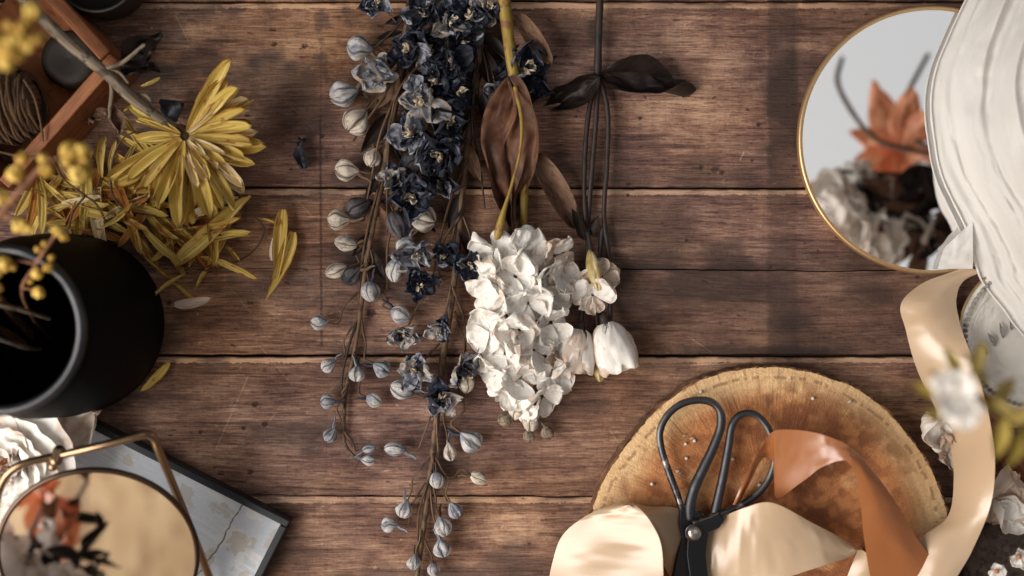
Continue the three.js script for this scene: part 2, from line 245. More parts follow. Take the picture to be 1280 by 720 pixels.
G.bee = [...Array(4)].map(() => petal({ w: rr(0.4, 0.6), prof: 'round', cup: 0.4, bend: rr(0.5, 1.2), ruffle: 0.3, crumple: 0.3, nu: 6, nv: 6 }));
G.leaf = [...Array(4)].map(() => petal({ w: rr(0.3, 0.42), prof: 'leaf', cup: 0.3, bend: rr(-0.3, 0.3), side: rr(-0.1, 0.1), ruffle: 0.08, nu: 16, nv: 10 }));
const budGeo = (fat, open, ribs) => { const sd = rand() * 99; return gridGeo(18, 40, (t, q) => { const th = q * Math.PI * 2, w = th * ribs / 2 + sd + t * 0.7, f = Math.abs(Math.sin(w)), lobe = Math.pow(f, 0.6) - 0.7, r = fat * Math.pow(Math.sin(Math.PI * Math.pow(clamp(t * 0.965 + 0.02), open > 0.1 ? 1.45 : 1.05)), 0.62) * (1 + (0.16 + open * t) * lobe + 0.16 * (noise(t * 4 + sd, Math.cos(th) * 1.5 + Math.sin(th) * 2.1 + sd) - 0.5)); return V(t * (1 + (0.06 + 0.22 * open) * lobe * t), r * Math.cos(th), r * Math.sin(th) * 0.88); }, null, true); };
G.bud = [...Array(9)].map((_, k) => budGeo(rr(0.36, 0.48), k % 3 === 2 ? 0.4 : k % 3 === 1 ? 0.2 : 0.03, 4 + k % 3));
G.slim = [budGeo(0.2, 0, 4), budGeo(0.22, 0.02, 4)];

function delphFlower(parent, p, size, dir, pal) {                  // five sepals, a bee of small cream petals, a spur
  const f = sub(parent, 'flower'); faceY(f, p, dir, rand() * 6.28, size);
  const n = 5 + Math.floor(rand() * 2), open = rr(0.1, 0.5);
  for (let i = 0; i < n; i++) { const m = part(f, 'petal', pick(G.sepal), pick(pal)), a = i / n * 6.283 + rr(-0.2, 0.2), s = rr(0.42, 0.66); alongX(m, V(0, 0.02 * i, 0), V(Math.cos(a) * s, s * (open + rr(-0.3, 0.4)), Math.sin(a) * s), rr(-0.4, 0.4)); }
  for (let i = 0; i < 4; i++) { const m = part(f, 'petal', pick(G.sepal), pick(pal)), a = rand() * 6.28, s = rr(0.3, 0.42); alongX(m, V(0, 0.1, 0), V(Math.cos(a) * s, s * rr(0.4, 1.1), Math.sin(a) * s), rr(-0.5, 0.5)); }
  for (let i = 0; i < 7; i++) { const m = part(f, 'inner_petal', pick(G.bee), rand() < 0.75 ? M.cream : pal[0]), a = i * 1.257 + rr(-0.4, 0.4), s = rr(0.18, 0.28); alongX(m, V(rr(-0.06, 0.06), 0.16, rr(-0.06, 0.06)), V(Math.cos(a) * s * 0.8, 0.16 + s * rr(0.5, 1), Math.sin(a) * s * 0.8), rr(-0.6, 0.6)); }
  return f;
}
function delphBud(parent, p, ang, size, mat, tilt = 0.1) {         // lying bud with its spur
  const d = V(Math.cos(ang), tilt, Math.sin(ang)).normalize(), A = p.clone().addScaledVector(d, -size * 0.5), B = p.clone().addScaledVector(d, size * 0.5);
  const b = alongX(part(parent, 'bud', pick(G.bud), mat), A, B, rand() * 6.28);
  const sp = part(b, 'spur', tube([V(0.06, 0.1, 0), V(-0.15, 0.24, 0.04), V(-0.34, 0.26, 0.1), V(-0.5, 0.34, 0.2)], 0.1, 0.05, { n: 7, seg: 6 }), pick([M.grey[1], M.stemBrown, M.navy[2], M.stemTan])); sp.rotation.x = rr(-1.8, 1.8);
  return A;
}
function delphinium(label, stem, items, r0, r1, bracts = [], wisps = []) {
  const t = thing('delphinium_stalk', label, 'flower', 'dried delphinium stalks hanging side by side');
  part(t, 'stem', tube(ptsP(stem), r0, r1, { n: 60, rough: 0.14 }), M.stemTan);
  for (const [x0, y0, x1, y1] of bracts) alongX(part(t, 'leaf', pick(G.leaf), pick([M.leafDark, M.leafDark, M.leafTan])), P(x0, y0, 0.01), P(x1, y1, 0.006 + rr(0, 0.008)), rr(-0.9, 0.9));
  for (const w of wisps) part(t, 'side_stem', tube(ptsP(w), 0.0011, 0.0008, { n: 30, seg: 6 }), pick([M.stemTan, M.stemBrown, M.stemDark]));
  for (const [kind, px, py, deg, sz, ax, ay, h = 0.011] of items) {
    const p = P(px, py, h), s = sz * K * (kind[0] === 'b' ? (py > 380 ? 0.86 : 0.96) : 1.0), a = deg * Math.PI / 180; let end = p;
    if (kind[0] === 'f') delphFlower(t, p, s * 1.12, V(rr(-0.35, 0.35) + Math.cos(a) * 0.35, 1, rr(-0.35, 0.35) + Math.sin(a) * 0.35), kind === 'fd' ? [...M.navy, M.navy[2], M.grey[1]] : kind === 'fp' ? M.grey : [M.grey[1], M.navy[2], M.grey[0]]);
    else end = delphBud(t, p, a, s, M.bud[{ bw: 1, bp: 0, bb: 2, bd: 3 }[kind]], rr(-0.1, 0.25));
    if (ax) {
      const s0 = P(ax, ay, 0.007), mid = s0.clone().lerp(end, 0.55), d = end.clone().sub(s0), back = V(-Math.cos(a), 0, -Math.sin(a));
      mid.add(V(-d.z, 0, d.x).multiplyScalar(rr(-0.12, 0.12))); const near = end.clone().addScaledVector(back, s * 0.5); near.y = Math.max(0.004, near.y - 0.002);
      part(t, 'pedicel', tube([s0, s0.clone().lerp(mid, 0.5).add(V(0, 0.002, 0)), mid, kind[0] === 'f' ? mid.clone().lerp(end, 0.7) : near, end], 0.0009, 0.0007, { n: 16, seg: 6 }), pick([M.stemTan, M.stemBrown]));
    }
  }
  return t;
}
delphinium('dried delphinium stalk with striped pale buds along its outer side and a bare drooping tip', [[516, -60, 0.012], [514, 0, 0.012], [507, 50, 0.012], [497, 110, 0.011], [487, 170, 0.011], [480, 215, 0.01], [469, 265, 0.01], [460, 315, 0.009], [455, 350, 0.008], [449, 400, 0.007], [442, 445, 0.006], [433, 485, 0.005], [430, 525, 0.005], [431, 555, 0.005], [442, 570, 0.006]], [
  ['f', 472, 6, 180, 34, 497, 30, 0.02], ['bp', 451, 60, 190, 34, 482, 48, 0.014], ['fp', 482, 84, 100, 50, 500, 50, 0.024], ['bp', 432, 117, 165, 38, 462, 122, 0.014], ['bw', 447, 150, 130, 36, 482, 120, 0.013], ['bd', 462, 105, 140, 26, 490, 80, 0.012], ['bw', 435, 213, 185, 31, 484, 150, 0.012], ['bw', 466, 196, 110, 26, 489, 160, 0.012], ['bd', 450, 258, 150, 34, 473, 225, 0.01],
  ['bw', 425, 275, 180, 31, 470, 255, 0.012], ['bw', 433, 304, 190, 30, 463, 300, 0.012], ['bw', 421, 338, 160, 30, 458, 300, 0.012], ['bd', 440, 343, 140, 30, 459, 315, 0.011], ['bp', 463, 364, 80, 27, 462, 300, 0.011], ['bp', 400, 403, 185, 25, 453, 360], ['bp', 412, 456, 145, 25, 446, 400], ['bb', 476, 460, 30, 27, 452, 400], ['bp', 446, 466, 95, 24, 443, 440], ['bb', 411, 502, 178, 22, 436, 478], ['bp', 467, 500, 25, 24, 447, 445], ['bb', 414, 543, 125, 24, 433, 488], ['bb', 461, 561, -15, 21, 431, 540], ['bp', 459, 575, 5, 22, 442, 569],
], 0.0036, 0.0012, [[505, 60, 470, 100], [498, 100, 455, 140], [490, 140, 450, 190], [500, 80, 515, 130], [490, 150, 500, 200], [478, 220, 455, 250], [470, 255, 495, 290], [503, 40, 470, 55], [510, 20, 480, 30], [485, 180, 462, 215], [465, 290, 440, 320], [460, 310, 480, 350]], [[[520, 0, 0.014], [495, 35, 0.016], [470, 58, 0.014]], [[500, 80, 0.014], [480, 120, 0.017], [452, 160, 0.014], [442, 176, 0.008]], [[494, 120, 0.013], [475, 170, 0.015], [463, 230, 0.012], [456, 262, 0.01]], [[488, 150, 0.013], [484, 220, 0.015], [484, 290, 0.012]], [[476, 225, 0.012], [461, 280, 0.013], [452, 330, 0.01], [448, 380, 0.008]], [[445, 405, 0.008], [434, 440, 0.009], [427, 480, 0.007], [430, 510, 0.007]]]);
delphinium('dried delphinium stalk crowded with wilted navy flowers and cream centres', [[556, -60, 0.012], [549, 0, 0.012], [541, 70, 0.012], [532, 130, 0.012], [520, 200, 0.011], [506, 270, 0.01], [497, 320, 0.008]], [
  ['fd', 519, 62, 200, 50, 540, 40, 0.022], ['fp', 530, 131, 180, 54, 535, 90, 0.027], ['fd', 546, 98, 90, 50, 538, 80, 0.018], ['f', 560, 28, 80, 44, 550, 0, 0.024], ['fd', 532, 20, 180, 50, 548, 0, 0.02], ['fd', 566, 78, 60, 46, 543, 50, 0.02], ['fd', 550, 193, 60, 56, 527, 160, 0.023], ['fd', 520, 170, 180, 48, 528, 150, 0.017], ['f', 497, 224, 180, 36, 515, 215, 0.02], ['fd', 522, 242, 100, 52, 512, 215, 0.02], ['fd', 556, 152, 30, 50, 531, 130, 0.017], ['fd', 570, 118, 20, 44, 536, 100, 0.018], ['fd', 548, 228, 60, 44, 520, 200, 0.016],
  ['bd', 497, 280, 70, 36, 506, 255, 0.014], ['bw', 526, 272, 20, 38, 508, 255, 0.016], ['f', 520, 314, 60, 44, 502, 290, 0.02], ['bp', 495, 337, 100, 32, 498, 305, 0.013], ['fd', 525, 352, 80, 40, 500, 310, 0.016], ['bp', 507, 305, 130, 26, 503, 285, 0.013], ['fd', 588, 14, 30, 52, 553, -20, 0.018], ['f', 607, 8, 20, 40, 560, -30, 0.02], ['fd', 575, 50, 40, 46, 548, 20, 0.016], ['fd', 537, 60, 90, 44, 542, 40, 0.016], ['bd', 515, 205, 150, 34, 520, 180, 0.014], ['fd', 560, 175, 30, 40, 531, 140, 0.015],
], 0.0032, 0.0016, [[545, 30, 580, 70], [540, 80, 575, 130], [545, 50, 520, 90], [535, 120, 570, 170], [530, 140, 500, 180], [525, 180, 565, 225], [520, 200, 490, 240], [510, 250, 545, 290], [548, 10, 520, 40], [550, 0, 590, 35], [538, 90, 505, 130], [525, 160, 555, 210], [540, 60, 560, 110]], [[[556, 0, 0.02], [560, 60, 0.028], [556, 110, 0.026]], [[545, 60, 0.02], [500, 110, 0.022], [486, 160, 0.016]], [[590, 0, 0.016], [578, 90, 0.02], [568, 180, 0.018], [562, 240, 0.012]], [[508, 250, 0.014], [486, 300, 0.014], [484, 360, 0.008]]]);
delphinium('long dried delphinium stalk with grey blue blooms and small buds to its tip', [[607, -60, 0.01], [605, 0, 0.01], [601, 45, 0.01], [593, 115, 0.01], [587, 165, 0.009], [580, 220, 0.009], [574, 290, 0.008], [567, 355, 0.008], [561, 400, 0.008], [554, 445, 0.007], [550, 485, 0.007], [545, 530, 0.007], [540, 575, 0.006], [534, 625, 0.006], [527, 675, 0.006], [522, 715, 0.006], [518, 760, 0.006]], [
  ['fd', 646, 84, 20, 62, 603, 50, 0.012], ['fd', 632, 110, 90, 44, 600, 70, 0.01], ['fd', 660, 118, 60, 40, 0, 0, 0.009], ['fd', 561, 318, 140, 36, 572, 270, 0.013], ['fd', 586, 327, 60, 38, 576, 260, 0.013], ['bp', 500, 393, 25, 30, 478, 365], ['f', 506, 415, 80, 40, 552, 345, 0.012], ['f', 551, 408, 100, 36, 566, 350, 0.018], ['f', 522, 462, 160, 42, 549, 430, 0.015], ['bp', 503, 487, 200, 35, 528, 478, 0.012], ['f', 578, 458, 60, 50, 569, 390, 0.012], ['bw', 583, 480, 95, 26, 579, 450, 0.016], ['f', 550, 497, 90, 44, 552, 450, 0.012], ['bp', 494, 561, 185, 31, 544, 507], ['bw', 562, 564, 80, 27, 557, 490], ['bp', 587, 550, 40, 36, 575, 480, 0.012],
  ['bw', 598, 597, 25, 27, 541, 592], ['bp', 506, 636, 110, 26, 538, 570], ['bp', 488, 656, 180, 25, 531, 604], ['bp', 546, 600, 85, 24, 541, 565], ['bb', 568, 637, 60, 25, 545, 572], ['bp', 553, 657, 70, 29, 541, 600], ['bp', 552, 684, 75, 27, 538, 612], ['bp', 518, 702, 100, 22, 527, 660], ['bp', 542, 712, 80, 20, 531, 675],
], 0.003, 0.0021, [[602, 40, 640, 90], [600, 60, 620, 120], [595, 110, 612, 165], [590, 140, 570, 190], [585, 180, 600, 230], [605, 10, 640, 40], [600, 70, 590, 120], [578, 240, 560, 290], [574, 290, 590, 330]], [[[598, 80, 0.013], [590, 150, 0.015], [600, 210, 0.01], [606, 260, 0.006]], [[583, 200, 0.012], [560, 260, 0.013], [546, 320, 0.008], [540, 350, 0.006]], [[576, 270, 0.011], [555, 300, 0.012], [548, 360, 0.008]], [[566, 360, 0.011], [580, 400, 0.011], [582, 445, 0.008]], [[552, 460, 0.01], [546, 520, 0.01], [548, 570, 0.007]], [[600, 50, 0.012], [612, 110, 0.012], [604, 170, 0.008]], [[539, 590, 0.009], [524, 640, 0.009], [522, 690, 0.006]]]);

// ---------------------------------------------------------------- white stock spike
function floret(parent, p, size, dir, mats, n = 6) {
  const f = sub(parent, 'floret'); faceY(f, p, dir, rand() * 6.28, size);
  for (let i = 0; i < n; i++) { const m = part(f, 'petal', pick(G.round), pick(mats)), a = i / n * 6.283 + rr(-0.35, 0.35), s = rr(0.5, 0.68), up = i % 2 ? rr(0.25, 0.65) : rr(0, 0.35); alongX(m, V(Math.cos(a) * 0.04, 0.02 * i, Math.sin(a) * 0.04), V(Math.cos(a) * s, s * up, Math.sin(a) * s), rr(-0.5, 0.5)); }
  return f;
}
{
  const t = thing('stock_spike', 'papery white stock flower spike on a yellow green stem with one brown leaf', 'flower');
  part(t, 'stem', tube(ptsP([[622, -60, 0.026], [630, 0, 0.026], [636, 50, 0.026], [644, 105, 0.025], [652, 160, 0.018], [655, 230, 0.013], [654, 300, 0.012], [657, 400, 0.011], [660, 480, 0.009], [663, 535, 0.007]]), 0.005, 0.0018, { n: 60, rough: 0.06 }), M.stemGreen);
  const lf = part(t, 'leaf', petal({ w: 0.4, prof: 'leaf', cup: 0.12, bend: -0.3, side: 0, ruffle: 0.34, crumple: 0.14, nu: 30, nv: 22, twist: 0.25 }), M.leafBrown); alongX(lf, P(641, 96, 0.031), P(634, 280, 0.03), 0.12);
  part(t, 'leaf_rib', tube(ptsP([[644, 110, 0.036], [652, 150, 0.04], [650, 190, 0.042], [640, 230, 0.042], [628, 270, 0.04], [622, 296, 0.036]]), 0.0022, 0.0014, { rough: 0.05, n: 30, rFn: (s) => 0.0018 - 0.0007 * Math.sin(s * 3.1) + 0.0016 * sm(0.75, 0.95, s) * (1 - sm(0.96, 1, s) * 0.5) }), M.stemGreen);
  for (const [a, b, r] of [[[648, 18, 0.02], [694, 78, 0.014], 0.3], [[668, 195, 0.014], [718, 288, 0.006], -0.2], [[612, 90, 0.008], [620, 175, 0.006], 0.4]]) { const g = petal({ w: 0.3, prof: 'strap', cup: 0.5, bend: rr(-0.2, 0.2), side: rr(-0.08, 0.08), ruffle: 0.05, nu: 14, nv: 8 }); alongX(part(t, 'leaf', g, M.leafTan), P(...a), P(...b), r); }
  for (const [x, y, s, k = 0, h = 0.022] of [[618, 316, 46], [652, 312, 46, 0, 0.028], [692, 318, 46, 1], [612, 352, 48, 0, 0.025], [644, 346, 42, 0, 0.03], [700, 346, 36, 1, 0.018], [676, 348, 40, 0, 0.028], [622, 382, 48, 0, 0.027], [688, 374, 38, 1, 0.02], [660, 378, 44, 0, 0.03], [614, 412, 46, 0, 0.023], [650, 412, 44, 0, 0.031], [688, 402, 42, 0, 0.024], [634, 442, 46, 0, 0.028], [666, 438, 42, 0, 0.029], [620, 468, 42, 0, 0.02], [694, 440, 32, 1, 0.018], [650, 472, 44, 0, 0.026], [690, 466, 38, 0, 0.02], [642, 494, 34, 0, 0.018], [676, 494, 42, 0, 0.022], [660, 512, 22, 0, 0.014]])
    floret(t, P(x, y, h), s * K * 1.15, V((x - 655) / 45 + rr(-0.6, 0.6), 1, rr(-0.4, 1.0)), k ? [M.white[1], M.blush, M.white[1]] : [M.white[0], M.white[0], M.white[1]], 5);
  for (const [x, y, s, a, w] of [[632, 524, 20, 160, 0], [664, 526, 27, 95, 1], [661, 545, 17, 85, 0], [684, 541, 18, 70, 0], [646, 514, 22, 110, 1], [678, 513, 19, 60, 1]]) { const d = a * Math.PI / 180; alongX(part(t, 'bud', pick(G.bud), w ? M.bud[1] : M.stemGrey), P(x - Math.cos(d) * s / 2, y - Math.sin(d) * s / 2, 0.01), P(x + Math.cos(d) * s / 2, y + Math.sin(d) * s / 2, 0.009), rand() * 6); part(t, 'pedicel', tube([P(662, 505, 0.01), P(mixN(662, x, 0.6), mixN(505, y, 0.6), 0.011), P(x - Math.cos(d) * s / 2, y - Math.sin(d) * s / 2, 0.01)], 0.0011, 0.0009, { n: 8, seg: 6 }), M.stemGrey); }
}

// ---------------------------------------------------------------- lisianthus with dark leaves
{
  const t = thing('lisianthus_stem', 'faded lisianthus with drooping blush blooms and two nearly black leaves', 'flower');
  part(t, 'stem', tube(ptsP([[752, -60, 0.01], [750, 0, 0.01], [748, 50, 0.01], [747, 97, 0.009]]), 0.0026, 0.0028, { n: 24 }), M.stemDark);
  for (const p of [[[745, 97, 0.009], [736, 140, 0.008], [731, 200, 0.008], [731, 260, 0.009], [738, 312, 0.012]], [[747, 97, 0.011], [745, 150, 0.01], [740, 210, 0.009], [735, 280, 0.007], [733, 350, 0.006], [725, 410, 0.009]], [[749, 97, 0.01], [759, 135, 0.009], [759, 200, 0.009], [755, 270, 0.009], [762, 330, 0.007], [763, 400, 0.01]], [[753, 285, 0.007], [748, 340, 0.005], [746, 400, 0.005], [748, 440, 0.008]]]) part(t, 'pedicel', tube(ptsP(p), 0.0019, 0.0017, { n: 36 }), M.stemDark);
  alongX(part(t, 'leaf', petal({ w: 0.36, prof: 'leaf', cup: 0.6, bend: -0.25, side: 0.06, ruffle: 0.22, crumple: 0.12, nu: 24, nv: 16, twist: 0.9 }), M.leafDark), P(747, 94, 0.012), P(866, 112, 0.01), 0.2);
  alongX(part(t, 'leaf', petal({ w: 0.46, prof: 'leaf', cup: 0.6, bend: -0.4, side: 0.18, ruffle: 0.2, crumple: 0.12, nu: 24, nv: 16, twist: -0.7 }), M.leafDark), P(747, 94, 0.012), P(690, 152, 0.005), -0.3);
  for (const [a, b] of [[[728, 292, 0.007], [712, 260, 0.012]], [[733, 295, 0.007], [748, 268, 0.014]], [[731, 300, 0.007], [722, 268, 0.015]]]) alongX(part(t, 'leaf', G.leaf[1], M.leafDark), P(...a), P(...b), rr(-0.5, 0.5));
  const bell = (x0, y0, x1, y1, h, fat, mats, n = 6) => { const f = sub(t, 'bloom'); alongX(f, P(x0, y0, h), P(x1, y1, h + 0.002), rand() * 6);
    for (let i = 0; i < n; i++) part(f, 'petal', wrapPetal((s) => fat * (Math.pow(Math.sin(Math.PI * (0.05 + 0.66 * Math.pow(s, 0.8))), 0.7)), 0.95, { off: i % 2 ? 0.03 : 0, ruffle: 0.09, nu: 16, nv: 12 }), pick(mats)).rotation.x = i / n * 6.283 + rr(-0.1, 0.1);
    part(f, 'calyx', tube([V(-0.12, 0, 0), V(-0.03, 0, 0), V(0.1, 0, 0)], 0.09, 0.14, { n: 6 }), M.stemDark); for (let i = 0; i < 4; i++) { const s = part(f, 'sepal', G.leaf[i], M.leafDark), a = i * 1.57; alongX(s, V(0, Math.cos(a) * 0.1, Math.sin(a) * 0.1), V(0.2, Math.cos(a) * (fat * 0.72), Math.sin(a) * (fat * 0.72)), a, true); } return f; };
  bell(757, 404, 776, 464, 0.018, 0.4, [M.white[0], M.white[1], M.blush]);
  bell(726, 412, 717, 466, 0.014, 0.42, [M.blush, M.white[1], M.white[1]]);
  floret(t, P(741, 368, 0.014), 46 * K, V(0, 1, 0.4), [M.blush, M.white[1]], 6); floret(t, P(752, 345, 0.012), 40 * K, V(0.3, 1, 0.2), [M.blush], 5);
  alongX(part(t, 'bud', G.slim[0], M.calyxBud), P(737, 312, 0.018), P(748, 363, 0.022)); alongX(part(t, 'bud', G.slim[1], M.calyxBud), P(748, 438, 0.01), P(750, 477, 0.009));
}

// ---------------------------------------------------------------- yellow chrysanthemum and its fallen petals
{
  const t = thing('chrysanthemum', 'yellow chrysanthemum head lying on its side at the end of a grey stem', 'flower');
  part(t, 'stem', tube(ptsP([[-20, -60, 0.075], [55, 25, 0.072], [95, 62, 0.068], [128, 88, 0.064], [165, 122, 0.054], [200, 148, 0.04], [230, 170, 0.03]]), 0.0046, 0.0038, { n: 40, rough: 0.1 }), M.stemGrey);
  for (const p of [[[130, 86, 0.064], [150, 80, 0.066], [180, 56, 0.07]], [[130, 86, 0.064], [148, 90, 0.06], [160, 103, 0.058]], [[172, 118, 0.05], [182, 119, 0.05], [189, 126, 0.05]], [[135, 95, 0.06], [140, 110, 0.05], [137, 145, 0.035], [140, 155, 0.03]]]) part(t, 'side_shoot', tube(ptsP(p), 0.0019, 0.0012, { n: 14 }), M.stemGrey);
  for (const [a, b, m, r] of [[[150, 84, 0.06], [200, 45, 0.05], M.leafDark, 0.3], [[150, 90, 0.055], [195, 88, 0.045], M.leafDark, -0.4], [[140, 140, 0.035], [112, 152, 0.025], M.leafTan, 0.5], [[138, 130, 0.036], [146, 165, 0.022], M.leafTan, -0.6], [[158, 66, 0.055], [188, 70, 0.05], M.leafDark, 0.8]]) alongX(part(t, 'leaf', petal({ w: 0.5, prof: 'leaf', cup: 0.4, bend: 0.4, ruffle: 0.4, crumple: 0.3 }), m), P(...a), P(...b), r);
  const c = [231, 170];
  part(t, 'calyx', tube(ptsP([[224, 163, 0.032], [230, 169, 0.031], [238, 176, 0.03]]), 0.0052, 0.0095, { n: 8 }), M.stemBrown);
  const add = (deg, len, h0, h1, mats, r = 0) => { const a = deg * Math.PI / 180, x = c[0] + Math.cos(a) * 6, y = c[1] + Math.sin(a) * 6; alongX(part(t, 'petal', pick(G.mum), pick(mats)), P(x, y, h0), P(c[0] + Math.cos(a) * len, c[1] + Math.sin(a) * len, h1), r + rr(-0.5, 0.5)); };
  for (const [d, l, m] of [[-62, 112, 0], [-52, 92, 0], [-46, 84, 1], [-40, 98, 0], [-33, 92, 1], [-27, 98, 0], [-20, 86, 0], [-14, 92, 1], [-9, 86, 0], [-3, 94, 1], [4, 100, 0], [10, 92, 0], [16, 100, 0], [23, 88, 0], [30, 92, 0], [-58, 80, 0], [-36, 72, 1], [-18, 70, 1]]) add(d, l, 0.036 + rr(0, 0.008), 0.05 + rr(-0.012, 0.01), m ? [M.pale, M.yellow[0]] : [M.yellow[0], M.yellow[1]]);
  for (let d = 36; d < 152; d += 3.9) add(d + rr(-3, 3), rr(86, 120) * (d > 60 && d < 100 ? 1.0 : 0.94), 0.04 + rr(0, 0.012), 0.034 + rr(-0.012, 0.016), d < 75 ? [M.pale, M.yellow[0], M.pale] : [M.yellow[0], M.yellow[1], M.yellow[0]]);
  for (const [d, l] of [[166, 56], [182, 70], [196, 64], [156, 76], [206, 80]]) add(d, l, 0.04, 0.036, [M.yellow[0], M.pale]);
  for (let i = 0; i < 14; i++) add(rr(20, 90), rr(40, 66), 0.044, 0.056, [M.pale, M.pale, M.yellow[0]]);

  const fall = (x0, y0, x1, y1, m, h = 0.006, g = pick(G.loose), lab, gr) => { if (!lab) { const br = m === M.rusty ? 2 : m === M.yellow[0] ? 0 : m === M.pale ? 3 : 1; lab = ['clear yellow petal in the heap beneath the chrysanthemum head', 'yellow petal with browned patches in the heap beneath the chrysanthemum', 'rusty brown petal in the heap beneath the chrysanthemum', 'pale cream petal in the heap beneath the chrysanthemum'][br]; gr = ['clear yellow petals of the heap', 'browned yellow petals of the heap', 'rusty petals of the heap', 'pale petals of the heap'][br]; } const o = tagMesh('fallen_petal', g, m, lab, 'petal', gr); return alongX(o, P(x0, y0, Math.max(0.0035, h + rr(-0.002, 0.004))), P(x1, y1, Math.max(0.0035, h + rr(-0.002, 0.005))), rr(-0.5, 0.5)); };
  const ye = () => pick([M.yellow[0], M.yellow[1], M.yellow[2], M.yellow[0]]);
  for (const [a, b, x, y, k = 0, h = 0.016] of [[128, 222, 117, 163], [138, 224, 133, 178], [202, 205, 142, 160], [210, 198, 160, 158], [146, 238, 152, 180], [157, 238, 162, 200], [92, 262, 58, 228], [72, 262, 46, 228], [40, 270, 98, 252], [48, 283, 108, 268], [108, 252, 94, 288], [120, 240, 152, 274], [128, 285, 178, 268, 0, 0.026], [98, 286, 152, 292, 2], [152, 243, 178, 322, 2], [156, 272, 202, 334, 2], [174, 278, 228, 348, 0], [184, 266, 216, 314, 2], [194, 264, 232, 322, 2], [214, 272, 242, 312, 2], [226, 270, 236, 306, 0], [232, 342, 185, 366, 0, 0.01], [214, 352, 253, 374, 0, 0.007], [262, 334, 240, 354, 0, 0.006], [218, 330, 322, 264, 0, 0.024], [232, 312, 304, 274, 0, 0.018], [244, 272, 308, 268, 2], [248, 292, 312, 262, 0], [252, 262, 302, 254, 2], [283, 306, 300, 328, 2, 0.008], [200, 300, 250, 330, 2, 0.01], [180, 320, 225, 352, 1, 0.01], [38, 255, 80, 262, 1], [60, 288, 100, 300, 0, 0.012], [190, 280, 240, 345, 1, 0.01], [240, 300, 285, 290, 1, 0.01], [150, 170, 190, 200, 0, 0.01], [122, 225, 160, 250, 1, 0.01], [165, 230, 200, 262, 1, 0.01], [205, 265, 222, 330, 2, 0.012], [140, 190, 175, 225, 1, 0.012], [98, 240, 120, 262, 1, 0.012]]) fall(a, b, x, y, k === 2 ? pick([M.rusty, M.yellow[2]]) : k === 1 ? M.yellow[2] : ye(), h);
  for (let i = 0; i < 62; i++) { const s = rand(), x = 52 + s * 240 + rr(-16, 16), y = 226 + s * 74 + rr(-28, 30), a = rr(-0.7, 2.3), L = rr(50, 92); fall(x - Math.cos(a) * L / 2, y - Math.sin(a) * L / 2, x + Math.cos(a) * L / 2, y + Math.sin(a) * L / 2, pick([M.rusty, M.yellow[2], M.yellow[1], M.yellow[0], M.yellow[0], M.yellow[0], M.pale]), rr(0.006, 0.02)); }
  fall(354, 262, 347, 358, M.yellow[0], 0.008, petal({ w: 0.18, prof: 'blade', cup: 0.5, bend: 0.15, ridge: 0.12, nu: 18 }), 'upright straight yellow petal beside the curved one, apart from the heap', undefined);
  fall(366, 290, 344, 379, M.yellow[1], 0.006, petal({ w: 0.2, prof: 'blade', cup: 0.5, bend: 0.15, side: 0.14, ridge: 0.12, nu: 18 }), 'curved yellow petal with a sharp browned tip leaning on the straight one', undefined);
  fall(320, 273, 346, 274, M.yellow[0], 0.006, G.loose[0], 'short blunt yellow petal touching the straight yellow petal', undefined);
  fall(340, 326, 334, 296, M.blush, 0.004, petal({ w: 0.14, prof: 'blade', side: 0.3, cup: 0.3 }), 'thin pinkish curled petal beside the straight yellow petal', undefined);
  fall(218, 380, 268, 377, M.blush, 0.004, petal({ w: 0.26, prof: 'strap', side: -0.14, cup: 0.4, bend: 0.3 }), 'small pinkish curled petal lying below the yellow heap', undefined);
  fall(211, 453, 178, 490, M.yellow[1], 0.005, petal({ w: 0.24, prof: 'strap', side: 0.08, cup: 0.4, bend: 0.2 }), 'single yellow petal on the plank seam beside the black vase', undefined);
  fall(200, 97, 178, 112, M.yellow[1], 0.03, G.loose[1], 'small yellow petal caught beside the grey chrysanthemum stem', undefined);
  fall(168, 130, 146, 138, M.yellow[2], 0.03, G.loose[3], 'brownish yellow petal tucked under the grey chrysanthemum stem', undefined);
}
{
  const b = (lab, a, c, w, o = {}) => alongX(tagMesh('dried_petal', petal({ w, prof: 'round', cup: 0.5, bend: 0.5, ruffle: 0.3, crumple: 0.25, ...o }), M.black2 ??= std({ color: rgb(0.02, 0.022, 0.032), roughness: 0.55 }), lab, 'petal'), P(...a), P(...c), 0.2);
  b('round blue black dried petal beside the yellow chrysanthemum', [206, 146, 0.006], [231, 126, 0.01], 1.0);
  b('narrow shrivelled black petal alone on the upper plank', [379, 211, 0.004], [376, 171, 0.006], 0.4, { prof: 'blade', twist: 1.5 });
}

{  // crate out of view, added to keep window light off the twine corner
  const t = thing('added_shade_crate', 'unseen slatted crate added to shade the corner with the twine box', 'crate'), m = std({ map: stemTex([40, 28, 20], [66, 48, 34], [28, 20, 16]), roughness: 0.85 });
  for (const x of [-0.64, -0.476]) for (let i = 0; i < 4; i++) part(t, 'slat', new RoundedBoxGeometry(0.012, 0.054, 0.59, 2, 0.002), m).position.set(x, 0.029 + i * 0.0555, -0.305);
  for (const z of [-0.594, -0.016]) for (let i = 0; i < 4; i++) part(t, 'slat', new RoundedBoxGeometry(0.148, 0.054, 0.012, 2, 0.002), m).position.set(-0.558, 0.029 + i * 0.0555, z);
}
